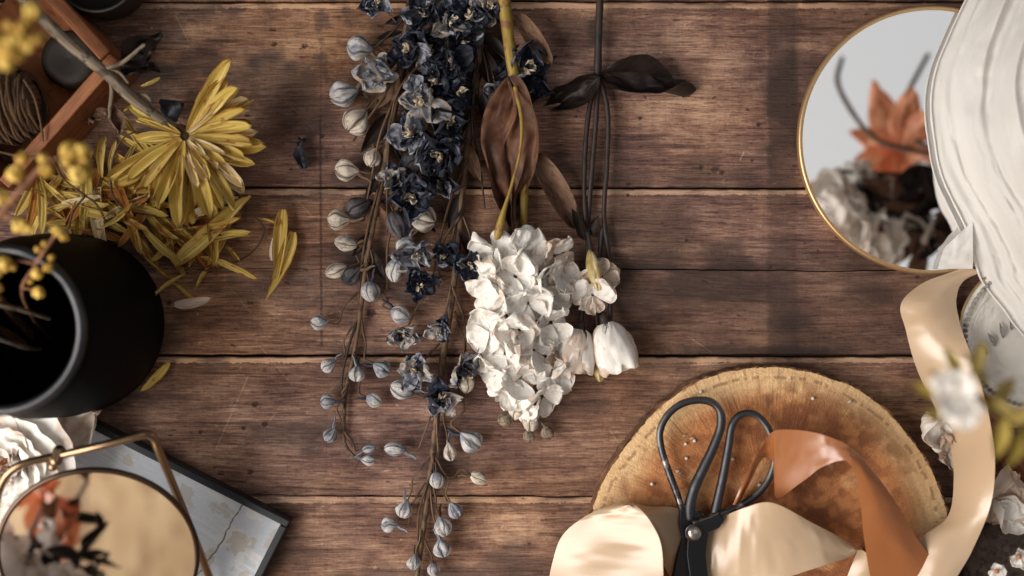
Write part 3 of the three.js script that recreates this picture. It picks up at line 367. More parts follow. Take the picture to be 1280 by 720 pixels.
// ---------------------------------------------------------------- twine ball, wooden box, dark pot
{
  const t = thing('wooden_box', 'open square box of thin orange brown wood holding a ball of twine', 'box'), hB = 0.05;
  const cr = P(138, 77, hB), e1 = V(-68, 0, -75).normalize(), e2 = V(-100, 0, 114).normalize(), n = V(0, 0, 0);
  const wt = tex(256, 64, (u, v) => mixC(mixC([132, 78, 44], [184, 118, 74], fbm(u * 4, v * 22, 3)), [104, 58, 34], 0.7 * sm(0.55, 0.75, fbm(u * 14, v * 30 + 7, 3))));
  const wm = std({ map: wt, roughness: 0.6 }), rail = (A, B, nm) => { const d = B.clone().sub(A), m = part(t, nm, new RoundedBoxGeometry(d.length(), hB, 0.0096, 2, 0.0012), wm); m.position.copy(A).add(B).multiplyScalar(0.5); m.position.y = hB / 2; m.rotation.y = -Math.atan2(d.z, d.x); };
  const L1 = 0.115, L2 = 0.115, q = (a, b) => cr.clone().setY(0).addScaledVector(e1, a).addScaledVector(e2, b);
  rail(q(0.006, 0), q(L1, 0), 'side_wall'); rail(q(0, -0.004), q(0, L2), 'side_wall'); rail(q(L1 + 0.005, 0), q(L1 + 0.005, L2), 'side_wall'); rail(q(0.006, L2 + 0.005), q(L1, L2 + 0.005), 'side_wall');
  const bp = part(t, 'base', new THREE.BoxGeometry(L1 - 0.012, 0.004, L2 - 0.012), std({ map: wt, roughness: 0.8 })); bp.position.copy(q(L1 / 2, L2 / 2)).setY(0.0035); bp.rotation.y = -Math.atan2(e1.z, e1.x);
  // twine
  const tw = thing('twine_ball', 'ball of coarse brown jute twine inside the wooden box', 'twine'), c0 = P(4, 130, 0.04), R = 0.029, pts = [], turns = 34;
  for (let i = 0; i <= turns * 22; i++) { const f = i / (turns * 22), th = i / 22 * 6.283, lay = Math.sin(f * 6.283 * 3.2), x = lay * R * 0.85, r = Math.sqrt(Math.max(0, R * R - x * x * 0.8)) * (0.93 + 0.07 * f) + 0.0008 * Math.sin(i * 1.7); pts.push(c0.clone().add(V(x + 0.003 * Math.sin(th), r * Math.cos(th), r * Math.sin(th)))); }
  const twT = tex(256, 32, (u, v) => mixC([70, 50, 36], [136, 104, 76], 0.5 + 0.5 * Math.sin((u * 40 + v * 2) * 6.283) * 0.6 + (noise(u * 200, v * 9) - 0.5) * 0.6), true, THREE.RepeatWrapping), twM = std({ map: twT, roughness: 1 });
  const coil = new THREE.CatmullRomCurve3(pts); part(tw, 'coil', new THREE.TubeGeometry(coil, turns * 22, 0.0011, 6, false), twM);
  part(tw, 'core', new THREE.IcosahedronGeometry(R * 0.9, 3), twM).position.copy(c0);
  for (const p of [[[30, 100, 0.062], [42, 120, 0.06], [50, 150, 0.056], [54, 176, 0.053]], [[0, 190, 0.058], [30, 196, 0.056], [62, 196, 0.054], [78, 222, 0.034], [100, 240, 0.03], [120, 255, 0.032], [132, 276, 0.03]], [[95, 238, 0.03], [105, 245, 0.033], [92, 262, 0.03], [86, 286, 0.03]]]) part(tw, 'loose_strand', tube(ptsP(p), 0.0009, 0.0007, { n: 40, seg: 6, rough: 0.3 }), twM);
  const te = thing('dry_tendril', 'thin dry brown tendril looped through the heap of yellow petals', 'tendril');
  part(te, 'strand', tube(ptsP([[138, 224, 0.03], [142, 196, 0.034], [155, 172, 0.036], [172, 165, 0.034], [176, 170, 0.03]]), 0.0008, 0.0006, { n: 30, seg: 6 }), M.stemBrown);
  part(te, 'strand', tube(ptsP([[138, 224, 0.03], [142, 246, 0.03], [158, 262, 0.026], [215, 275, 0.022], [248, 300, 0.02], [246, 318, 0.018]]), 0.0008, 0.0006, { n: 40, seg: 6 }), M.stemBrown);
  part(te, 'strand', tube(ptsP([[292, 236, 0.004], [310, 262, 0.012], [330, 286, 0.008], [318, 312, 0.005], [290, 330, 0.006], [255, 338, 0.009], [225, 332, 0.016]]), 0.0007, 0.0006, { n: 50, seg: 6 }), M.stemBrown);
  const dk = std({ color: rgb(0.02, 0.015, 0.011), roughness: 0.45 });
  const pot = thing('dark_pot', 'round dark brown pot standing outside the wooden box', 'pot'); pot.position.copy(P(143, -22, 0));
  part(pot, 'body', new THREE.LatheGeometry([[0, 0], [0.026, 0], [0.031, 0.012], [0.033, 0.03], [0.032, 0.04], [0.0295, 0.04], [0.0295, 0.03], [0.026, 0.006], [0, 0.006]].map((p) => new THREE.Vector2(...p)), 48), dk); part(pot, 'rim', new THREE.TorusGeometry(0.0312, 0.0016, 8, 48), dk).rotation.x = Math.PI / 2; pot.children[1].position.y = 0.0405;
  const sp = thing('dark_spool', 'dark brown wooden disc lying in the box beside the twine', 'spool'); sp.position.copy(P(84, 72, 0.03)); sp.position.y = 0.0065;
  part(sp, 'disc', new THREE.LatheGeometry([[0, 0], [0.019, 0], [0.021, 0.003], [0.021, 0.018], [0.018, 0.022], [0.012, 0.0225], [0, 0.0205]].map((p) => new THREE.Vector2(...p)), 40), std({ color: rgb(0.025, 0.016, 0.011), roughness: 0.6 }));
}

// ---------------------------------------------------------------- black vase with budding twigs
{
  const t = thing('black_vase', 'matt black ceramic vase with a wide foot and open round rim', 'vase'), m = phys({ color: rgb(0.003, 0.0032, 0.004), roughness: 0.55, specularIntensity: 0.12 });
  t.position.copy(P(101, 404, 0));
  const pr = [[0, 0.001], [0.058, 0.001], [0.064, 0.004], [0.066, 0.012], [0.0655, 0.05], [0.062, 0.09], [0.056, 0.122], [0.0525, 0.14]];
  part(t, 'body', new THREE.LatheGeometry([...pr, [0.0485, 0.14], [0.052, 0.12], [0.058, 0.09], [0.06, 0.02], [0.054, 0.008], [0, 0.008]].map((p) => new THREE.Vector2(...p)), 96), m);
  const rim = part(t, 'rim', new THREE.TorusGeometry(0.0512, 0.0034, 14, 96), phys({ color: rgb(0.012, 0.013, 0.018), roughness: 0.3, ior: 1.6 })); rim.rotation.x = Math.PI / 2; rim.position.y = 0.1412;
  // twigs
  const bt = [tex(32, 32, (u, v) => mixC(mixC([150, 112, 36], [206, 172, 74], fbm(u * 5, v * 5, 3)), [120, 66, 24], sm(0.55, 0.75, fbm(u * 7 + 5, v * 7, 3)))), tex(32, 32, (u, v) => mixC([196, 158, 62], [226, 196, 112], noise(u * 6, v * 6)))].map((x) => std({ map: x, roughness: 0.7 }));
  const bg = [0, 1, 2].map((k) => { const g = new THREE.IcosahedronGeometry(1, 3), p = g.attributes.position; for (let i = 0; i < p.count; i++) { const v = V(p.getX(i), p.getY(i), p.getZ(i)), th = Math.atan2(v.z, v.x); v.multiplyScalar(1 + 0.14 * Math.cos(th * 4 + k) * (v.y > 0 ? 1 : 0.3) - 0.22 * Math.exp(-((v.y - 1) ** 2) * 6)); v.y *= 1.15; p.setXYZ(i, v.x, v.y, v.z); } g.computeVertexNormals(); return g; });
  const twig = (label, pts, buds, r = 0.0022, forks = []) => { const o = thing('budding_twig', label, 'twig', 'budding twigs in the black vase'); part(o, 'stem', tube(ptsP(pts), r * 1.2, r * 0.7, { n: 50, rough: 0.22 }), M.twig ??= std({ map: stemTex([112, 70, 44], [160, 112, 78], [84, 52, 34]), roughness: 0.7 }));
    for (const f of forks) part(o, 'side_shoot', tube(ptsP(f), r * 0.6, r * 0.4, { n: 16, seg: 6 }), M.twig);
    for (const [x, y, h, s] of buds) { const b = part(o, 'bud', pick(bg), pick(bt)); faceY(b, P(x, y, h), V(rr(-1, 1), rr(0.2, 1), rr(-1, 1)), rand() * 6, s * K * 0.5 * (H - h) / H); } };
  twig('twig with plump yellow buds arching out over the vase rim toward the petals', [[40, 420, 0.02], [5, 380, 0.09], [-25, 310, 0.16], [0, 268, 0.185], [30, 232, 0.195], [58, 205, 0.2], [85, 195, 0.2]], [[28, 198, 0.2, 17], [19, 217, 0.2, 21], [58, 212, 0.205, 19], [54, 198, 0.2, 13], [88, 188, 0.2, 25], [102, 188, 0.2, 19], [84, 204, 0.2, 15], [98, 218, 0.205, 23], [110, 216, 0.2, 17], [106, 202, 0.2, 17], [25, 282, 0.185, 20], [35, 286, 0.185, 13], [0, 246, 0.19, 20], [14, 250, 0.19, 12]], 0.0026, [[[30, 232, 0.195], [22, 225, 0.2], [19, 217, 0.2]], [[58, 205, 0.2], [84, 214, 0.203], [98, 218, 0.205]], [[0, 268, 0.185], [14, 272, 0.185], [25, 282, 0.185]]]);
  twig('tall twig ending in a big cluster of yellow buds over the twine ball', [[30, 430, 0.02], [-40, 380, 0.1], [-90, 250, 0.2], [-60, 140, 0.25], [-10, 85, 0.26], [25, 50, 0.265], [45, 25, 0.265]], [[40, 14, 0.268, 22], [12, 34, 0.265, 16], [28, 36, 0.27, 18], [18, 52, 0.27, 22], [2, 60, 0.27, 26], [34, 56, 0.268, 20], [8, 78, 0.27, 20], [46, 50, 0.268, 14], [22, 70, 0.268, 16], [52, 44, 0.262, 10], [-4, 46, 0.265, 18], [36, 26, 0.268, 15], [30, 46, 0.262, 14], [12, 64, 0.272, 16]], 0.0028);
  twig('low twig of small browned buds just inside the vase mouth', [[60, 420, 0.02], [40, 395, 0.08], [28, 360, 0.13], [45, 330, 0.155], [70, 292, 0.165]], [[46, 342, 0.155, 14], [60, 334, 0.158, 13], [48, 366, 0.15, 15], [38, 352, 0.15, 8], [48, 312, 0.16, 10], [72, 288, 0.168, 16], [80, 296, 0.166, 12], [4, 330, 0.16, 20], [-4, 342, 0.16, 14], [16, 334, 0.158, 10], [64, 322, 0.158, 9], [56, 305, 0.16, 9], [-2, 360, 0.155, 12]], 0.0014, [[[45, 330, 0.155], [20, 326, 0.156], [4, 330, 0.16]], [[28, 360, 0.13], [40, 362, 0.145], [48, 366, 0.15]]]);
  for (const [l, p] of [['bare pale stem lying across the mouth of the black vase', [[-70, 352, 0.16], [-20, 374, 0.14], [30, 388, 0.115], [62, 398, 0.09]]], ['thin bare stem low in the mouth of the black vase', [[-70, 395, 0.13], [-10, 420, 0.11], [30, 434, 0.09], [50, 437, 0.07]]]]) tagMesh('bare_stem', tube(ptsP(p), 0.0018, 0.0014, { n: 24 }), M.stemGrey, l, 'stem');
}

const SMN = V(0.13, 0.93, 0.347).normalize(), SMC = P(124, 693, 0.075);       // plane of the small standing mirror
// ---------------------------------------------------------------- white faded rose, blue panel, small standing mirror
function rose(name, label, c, size, dir, layers, mats, heart) {
  const t = thing(name, label, 'flower'); faceY(t, c, dir, 0.4, size);
  for (const [n, rad, len, flare, half] of layers) for (let i = 0; i < n; i++) { const g = wrapPetal((s) => rad * (0.35 + 0.65 * Math.pow(s, 0.6)) + flare * s * s * s, half, { ruffle: 0.12, nu: 16, nv: 14, lenCurl: 0.1 }), m = part(t, 'petal', g, pick(mats)); m.rotation.set(0, 0, Math.PI / 2); const q = new THREE.Quaternion().setFromAxisAngle(V(0, 1, 0), i / n * 6.283 + rr(-0.2, 0.2) + rad * 9); m.quaternion.premultiply(q); m.scale.set(len, 1, 1); }
  for (let i = 0; i < heart; i++) { const a = rand() * 6.28, r = rr(0.02, 0.2); alongX(part(t, 'inner_petal', pick(G.bee), pick([M.blush, M.rust ??= leafMat(pt((u, v, a2, b) => mixC([164, 92, 50], [222, 168, 120], a2 * 0.8 + b * 0.2))), M.white[1]])), V(Math.cos(a) * r, 0.1, Math.sin(a) * r), V(Math.cos(a) * (r + 0.06), rr(0.4, 0.55), Math.sin(a) * (r + 0.06)), rr(-1, 1)); }
  return t;
}
rose('faded_rose', 'full white faded rose with a browned heart resting on the blue panel', P(22, 576, 0.03), 0.0385, V(-0.1, 1, 0.15), [[6, 0.75, 0.35, 0.5, 0.75], [6, 0.62, 0.5, 0.42, 0.75], [6, 0.48, 0.6, 0.3, 0.8], [5, 0.34, 0.62, 0.18, 0.85], [5, 0.22, 0.58, 0.08, 0.9]], [M.white[0], M.white[0], M.white[1]], 26);
{
  const o = tagMesh('tissue_petal', petal({ w: 0.9, prof: 'round', cup: 0.2, bend: 0.4, ruffle: 0.3, crumple: 0.25, nu: 20, nv: 20 }), M.blush, 'crinkled blush petal spread beside the faded white rose', 'petal'); alongX(o, P(70, 555, 0.024), P(122, 512, 0.03), 0.2);
  const o2 = tagMesh('tissue_petal', petal({ w: 1.0, prof: 'round', cup: 0.2, bend: 0.2, ruffle: 0.25, crumple: 0.2, nu: 20, nv: 20 }), M.blush, 'broad blush petal between the faded white rose and the small mirror', 'petal'); alongX(o2, P(20, 590, 0.022), P(34, 645, 0.026), -0.1);

  const t = thing('framed_panel', 'worn pale blue painted panel in a thin black frame', 'panel'), h = 0.014, Lx = 310 * K, Lz = 240 * K, th = -Math.atan2(0.45, 0.893);
  const cn = P(363, 651, h), ux = V(0.893, 0, 0.45), uz = V(-0.45, 0, 0.893); t.position.copy(cn).addScaledVector(ux, -Lx / 2).addScaledVector(uz, Lz / 2).setY(0); t.rotation.y = th;
  const fmB = std({ color: rgb(0.014, 0.017, 0.024), roughness: 0.42 }), fw = 0.0056;
  for (const s of [-1, 1]) { const a = part(t, 'frame_rail', new RoundedBoxGeometry(Lx, h, fw, 2, 0.0012), fmB); a.position.set(0, h / 2 + 0.0005, s * (Lz / 2 - fw / 2)); const b = part(t, 'frame_rail', new RoundedBoxGeometry(fw, h - 0.0006, Lz - 2 * fw, 2, 0.0012), fmB); b.position.set(s * (Lx / 2 - fw / 2), h / 2 + 0.0005, 0); }
  const pm = tex(1024, 768, (u, v) => {
    const X = u * 310, Y = v * 240, n = fbm(X * 0.02, Y * 0.025, 4), st = noise(X * 0.03 + Y * 0.006, Y * 0.55 + X * 0.05), fi = noise(X * 0.12, Y * 1.6), g = noise(X * 1.2, Y * 1.2);
    let c = mixC([196, 204, 215], [214, 219, 227], n * 1.2 - 0.1); c = mixC(c, [236, 234, 230], clamp(sm(0.5, 0.8, st) * sm(0.36, 0.6, fbm(X * 0.012 + 3, Y * 0.012, 3)) * 0.75 + sm(0.72, 0.9, fi) * 0.35));
    c = mixC(c, [230, 230, 230], 0.7 * sm(0.53, 0.6, fbm(X * 0.06 + 8, Y * 0.06, 4)) * sm(200, 290, X + 30 * n)); c = mixC(c, [176, 160, 138], 0.4 * sm(0.62, 0.68, fbm(X * 0.045 + 20, Y * 0.045 + 4, 4)));
    const ck = Math.abs(X - 232 - 10 * (fbm(Y * 0.05, 3, 4) - 0.5) - Y * 0.1); c = mixC(c, [96, 84, 72], ck < 1.1 ? 0.7 : 0); if (X > 190 && X < 232 + Y * 0.1) c = mixC(c, [232, 232, 230], 0.35 * sm(0.4, 0.8, st));
    return [c[0] + g * 10 - 5, c[1] + g * 10 - 5, c[2] + g * 10 - 5];
  });
  const pn = part(t, 'painted_face', new THREE.BoxGeometry(Lx - 2 * fw, 0.008, Lz - 2 * fw), std({ map: pm, bumpMap: pm, bumpScale: 0.0004, roughness: 0.55 })); pn.position.y = 0.0075;

  const br = phys({ color: rgb(0.3, 0.2, 0.12), metalness: 1, roughness: 0.28 }), dkb = phys({ color: rgb(0.09, 0.06, 0.045), metalness: 1, roughness: 0.3 });
  const mt = thing('standing_mirror', 'small round mirror on a bent bronze wire stand', 'mirror'), c = P(124, 693, 0.075), R = 119 * K * (H - 0.075) / H, n = SMN, q = new THREE.Quaternion().setFromUnitVectors(V(0, 1, 0), n);
  const gl = part(mt, 'glass', new THREE.CylinderGeometry(R, R, 0.003, 96), phys({ color: rgb(0.93, 0.93, 0.92), metalness: 1, roughness: 0.015 })); gl.position.copy(c); gl.quaternion.copy(q);
  const rm = part(mt, 'rim', new THREE.TorusGeometry(R, 0.0021, 12, 120), dkb); rm.position.copy(c); rm.quaternion.copy(q).multiply(new THREE.Quaternion().setFromAxisAngle(XA, Math.PI / 2));
  part(mt, 'stand', tube([P(76, 569, 0.094), P(110, 561, 0.1), P(150, 551, 0.1), P(182, 543, 0.097), P(191, 546, 0.092), P(198, 562, 0.088), P(230, 640, 0.06), P(258, 712, 0.03), P(276, 762, 0.006), P(268, 775, 0.003), P(120, 830, 0.003), P(-20, 870, 0.003), P(-32, 862, 0.006), P(-10, 720, 0.06), P(0, 610, 0.094), P(20, 584, 0.098)], 0.0028, 0.0028, { n: 220, rough: 0, closed: true, seg: 12 }), br);
  for (const [x, y, hh, s] of [[72, 570, 0.094, 0.0042], [68, 578, 0.09, 0.0034]]) { const k = part(mt, 'hinge_knob', new THREE.CapsuleGeometry(s, s * 1.6, 6, 14), br); k.position.copy(P(x, y, hh)); k.rotation.set(1.2, 0.3, 0.2); }
}

// ---------------------------------------------------------------- round mirror with brass rim
{
  const t = thing('round_mirror', 'large round mirror with a thin brass rim half hidden under white gauze', 'mirror'), c = P(1166, 175, 0.008), R = 162 * K; t.position.copy(c).setY(0);
  part(t, 'glass', new THREE.CylinderGeometry(R, R, 0.006, 128), phys({ color: rgb(0.95, 0.95, 0.95), metalness: 1, roughness: 0.012 })).position.y = 0.0042;
  part(t, 'rim', new THREE.LatheGeometry([[R - 0.0006, 0.0006], [R + 0.0024, 0.0006], [R + 0.003, 0.003], [R + 0.003, 0.007], [R + 0.0022, 0.0088], [R + 0.0004, 0.0088], [R - 0.0004, 0.0078], [R - 0.0006, 0.0006]].map((p) => new THREE.Vector2(...p)), 160), phys({ color: rgb(0.62, 0.4, 0.2), metalness: 0.75, roughness: 0.38 }));
}

// ---------------------------------------------------------------- wood slice, pearls
const SLAB = 0.022;
{
  const t = thing('wood_slice', 'round log slice with rough bark under the scissors and ribbons', 'wood slice'), c = P(962, 668, SLAB);
  const ol = new THREE.CatmullRomCurve3([[736, 640], [752, 598], [790, 542], [830, 502], [868, 476], [910, 461], [955, 456], [1010, 461], [1060, 478], [1106, 508], [1146, 552], [1176, 604], [1188, 652], [1180, 730], [1140, 810], [1060, 870], [960, 888], [860, 866], [780, 800], [738, 710]].map((p) => P(p[0], p[1], SLAB)), true);
  const N = 360, O = [...Array(N)].map((_, i) => ol.getPointAt(i / N).setY(0).sub(c.clone().setY(0)));
  const at = (q) => { const f = ((q % 1) + 1) % 1 * N, i = Math.floor(f), a = O[i % N], b = O[(i + 1) % N]; return a.clone().lerp(b, f - i); };
  const bk = (q) => 1 + 0.012 * (fbm(Math.cos(q * 6.283) * 9 + 20, Math.sin(q * 6.283) * 9 + 20, 4) - 0.5) * 2;
  const S = 0.32, sl = [];
  const slabCol = (u, v) => {
    const x = (u - 0.5) * S, z = (v - 0.5) * S, an = Math.atan2(z, x), rad = Math.hypot(x, z);
    let best = 0.135; { let lo = 1e9; for (let k = 0; k < 72; k++) { const o = sl[k]; let d = Math.abs(o[0] - an); d = Math.min(d, 6.2832 - d); if (d < lo) { lo = d; best = o[1]; } } }
    const f = rad / best + 0.03 * (fbm(x * 60 + 9, z * 60, 3) - 0.5), wob = fbm(x * 25 + 3, z * 25 + 7, 4), rg = 0.5 + 0.5 * Math.sin(f * 120 + 14 * wob), ray = noise(an * 60 + 4 * wob, f * 5), gr = noise(x * 1500, z * 1500), mo = fbm(x * 130, z * 130, 4);
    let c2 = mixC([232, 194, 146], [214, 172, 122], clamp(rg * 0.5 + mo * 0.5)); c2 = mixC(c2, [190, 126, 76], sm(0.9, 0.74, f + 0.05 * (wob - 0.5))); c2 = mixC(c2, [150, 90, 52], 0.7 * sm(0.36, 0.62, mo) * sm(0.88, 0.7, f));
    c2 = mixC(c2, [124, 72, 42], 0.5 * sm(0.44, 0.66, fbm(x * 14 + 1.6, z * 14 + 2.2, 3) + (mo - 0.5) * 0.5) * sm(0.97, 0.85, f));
    c2 = mixC(c2, [226, 180, 130], 0.5 * sm(0.6, 0.75, fbm(x * 50 + 40, z * 50, 4)) * sm(0.86, 0.6, f)); c2 = mixC(c2, [74, 42, 26], 0.22 * sm(0.8, 0.95, ray) * sm(0.25, 0.5, f)); c2 = mixC(c2, [88, 52, 30], 0.5 * sm(0.985, 1.0, f + (mo - 0.5) * 0.04) + 0.35 * (1 - sm(0.004, 0.014, Math.abs(f - 0.93 + 0.02 * (wob - 0.5)))) * sm(0.4, 0.6, noise(an * 40, 3)));
    const k = 0.93 + 0.14 * gr; return [c2[0] * k, c2[1] * k, c2[2] * k];
  };
  for (let k = 0; k < 72; k++) { const o = at(k / 72); sl.push([Math.atan2(o.z, o.x), Math.hypot(o.x, o.z)]); }
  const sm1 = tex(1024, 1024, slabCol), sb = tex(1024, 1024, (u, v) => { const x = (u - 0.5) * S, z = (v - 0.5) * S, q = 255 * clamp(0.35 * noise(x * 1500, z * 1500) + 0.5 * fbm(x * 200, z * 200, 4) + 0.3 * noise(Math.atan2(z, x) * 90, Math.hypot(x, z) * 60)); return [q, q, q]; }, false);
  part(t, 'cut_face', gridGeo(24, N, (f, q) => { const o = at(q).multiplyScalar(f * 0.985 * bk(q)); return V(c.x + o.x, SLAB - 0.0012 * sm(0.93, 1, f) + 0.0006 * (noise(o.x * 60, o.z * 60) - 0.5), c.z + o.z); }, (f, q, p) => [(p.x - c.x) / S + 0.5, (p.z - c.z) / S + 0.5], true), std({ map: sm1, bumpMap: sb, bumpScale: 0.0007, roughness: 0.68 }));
  const bt = tex(512, 64, (u, v) => { const n = fbm(u * 60, v * 5, 4); return mixC(mixC([66, 42, 28], [146, 102, 68], n * 1.3 - 0.15), [150, 112, 80], 0.6 * sm(0.62, 0.75, fbm(u * 120, v * 9 + 4, 3))); });
  part(t, 'bark', gridGeo(14, 720, (f, q) => { const b = bk(q), cr = fbm(Math.cos(q * 6.283) * 40 + 60, Math.sin(q * 6.283) * 40 + f * 5 + 60, 4) - 0.5, e = 0.016 * sm(0, 0.35, f) + 0.026 * cr * sm(0, 0.25, f), o = at(q).multiplyScalar((0.978 + e) * b); return V(c.x + o.x, f < 0.3 ? SLAB - 0.0016 + 0.004 * cr * sm(0, 0.12, f) : mixN(SLAB - 0.002, 0.0005, (f - 0.3) / 0.7), c.z + o.z); }, (f, q) => [q, f], true), std({ map: bt, roughness: 0.95 }));
  const pg = new THREE.SphereGeometry(0.0013, 14, 10), pm = phys({ color: rgb(0.78, 0.7, 0.6), roughness: 0.3, clearcoat: 0.5 });
  for (const [x, y] of [[815, 605], [876, 490], [858, 573], [857, 555], [949, 606], [916, 574], [1016, 498], [868, 551]]) tagMesh('pearl_bead', pg, pm, 'tiny pearl bead lying loose on the wood slice', 'bead', 'pearl beads scattered on the wood slice').position.copy(P(x, y, SLAB + 0.0014));
  const ch = [petal({ w: 0.6, prof: 'round', crumple: 0.4, ruffle: 0.3, nu: 6, nv: 6 })];
  for (const [x, y, s] of [[846, 594, 8], [852, 546, 6], [862, 549, 5], [1059, 503, 5], [844, 590, 5]]) alongX(tagMesh('wood_chip', ch[0], M.blush, 'small pale flake lying on the face of the wood slice', 'flake', 'pale flakes on the wood slice'), P(x, y, SLAB + 0.001), P(x + s, y - s * 0.5, SLAB + 0.002), rand());
}

// ---------------------------------------------------------------- satin ribbons
const satinBump = tex(256, 256, (u, v) => { const q = 120 + 60 * (noise(u * 4, v * 160) - 0.5) + 40 * (noise(u * 3, v * 60) - 0.5); return [q, q, q]; }, false, THREE.RepeatWrapping);
const satin = (c, o = {}) => phys({ color: rgb(...c), roughness: 0.29, ior: 1.75, sheen: 0.3, sheenRoughness: 0.4, sheenColor: rgb(...c), bumpMap: satinBump, bumpScale: 0.00006, ...o });
const creamSatin = satin([0.58, 0.41, 0.265]), rustSatin = satin([0.34, 0.12, 0.04]);
function ribbon(t, name, st, m, n = 140, bulge = 0.003) {
  const A = new THREE.CatmullRomCurve3(st.map((s) => P(s[0], s[1], s[2])), false, 'centripetal'), B = new THREE.CatmullRomCurve3(st.map((s) => P(s[3], s[4], s[5])), false, 'centripetal');
  return part(t, name, gridGeo(n, 14, (s, q) => { const a = A.getPoint(s), b = B.getPoint(s), p = a.clone().lerp(b, q); p.y += bulge * Math.sin(q * Math.PI) * (0.5 + 0.8 * Math.sin(s * 9 + 1)) + 0.0012 * (noise(s * 14, q * 3) - 0.5) + 0.0006 * (noise(s * 40, q * 5) - 0.5); return p; }, (s, q) => [s * 6, q]), m);
}
{
  const t = thing('cream_ribbon', 'long cream satin ribbon looping over the wood slice past the scissors', 'ribbon');
  ribbon(t, 'loop', [[672, 830, 0.012, 826, 836, 0.044], [680, 770, 0.016, 828, 776, 0.056], [690, 705, 0.02, 829, 716, 0.062], [704, 668, 0.026, 825, 676, 0.062], [738, 642, 0.032, 808, 645, 0.056], [778, 628, 0.034, 790, 629, 0.044], [812, 633, 0.03, 800, 652, 0.031], [840, 634, 0.0275, 826, 700, 0.0265], [880, 642, 0.0255, 850, 745, 0.0255]], creamSatin, 140, 0.013);
  ribbon(t, 'band', [[868, 668, 0.024, 866, 775, 0.0245], [896, 650, 0.03, 893, 758, 0.027], [930, 635, 0.046, 930, 742, 0.038], [962, 628, 0.054, 985, 722, 0.05], [1016, 654, 0.048, 1032, 706, 0.05], [1058, 676, 0.036, 1066, 694, 0.038], [1080, 690, 0.028, 1074, 683, 0.03], [1120, 715, 0.024, 1060, 718, 0.024], [1150, 770, 0.024, 1040, 770, 0.024]], creamSatin, 140, 0.006);
  ribbon(t, 'tail', [[1120, 780, 0.03, 1160, 800, 0.04], [1134, 712, 0.034, 1180, 748, 0.048], [1150, 674, 0.036, 1214, 690, 0.05], [1184, 646, 0.034, 1238, 632, 0.056], [1192, 600, 0.026, 1244, 578, 0.06], [1186, 552, 0.016, 1238, 528, 0.052], [1168, 508, 0.01, 1226, 480, 0.044], [1146, 462, 0.008, 1212, 440, 0.036], [1132, 412, 0.014, 1200, 404, 0.02], [1126, 381, 0.02, 1196, 372, 0.016], [1150, 356, 0.014, 1204, 352, 0.013], [1200, 336, 0.011, 1240, 336, 0.011]], creamSatin, 180, 0.005);
  const r = thing('rust_ribbon', 'burnt orange satin ribbon arching across the wood slice', 'ribbon');
  ribbon(r, 'loop', [[918, 640, 0.0245, 912, 640, 0.034], [936, 606, 0.026, 930, 600, 0.04], [956, 572, 0.028, 952, 558, 0.046], [966, 584, 0.03, 962, 543, 0.052], [970, 622, 0.034, 970, 538, 0.056], [1000, 604, 0.05, 1000, 538, 0.063], [1030, 583, 0.066, 1030, 544, 0.07], [1056, 576, 0.074, 1062, 558, 0.072], [1070, 594, 0.072, 1092, 590, 0.068], [1076, 630, 0.062, 1120, 628, 0.06], [1080, 672, 0.05, 1146, 672, 0.048], [1090, 730, 0.036, 1190, 734, 0.036], [1110, 800, 0.027, 1230, 800, 0.027]], rustSatin, 180);
}

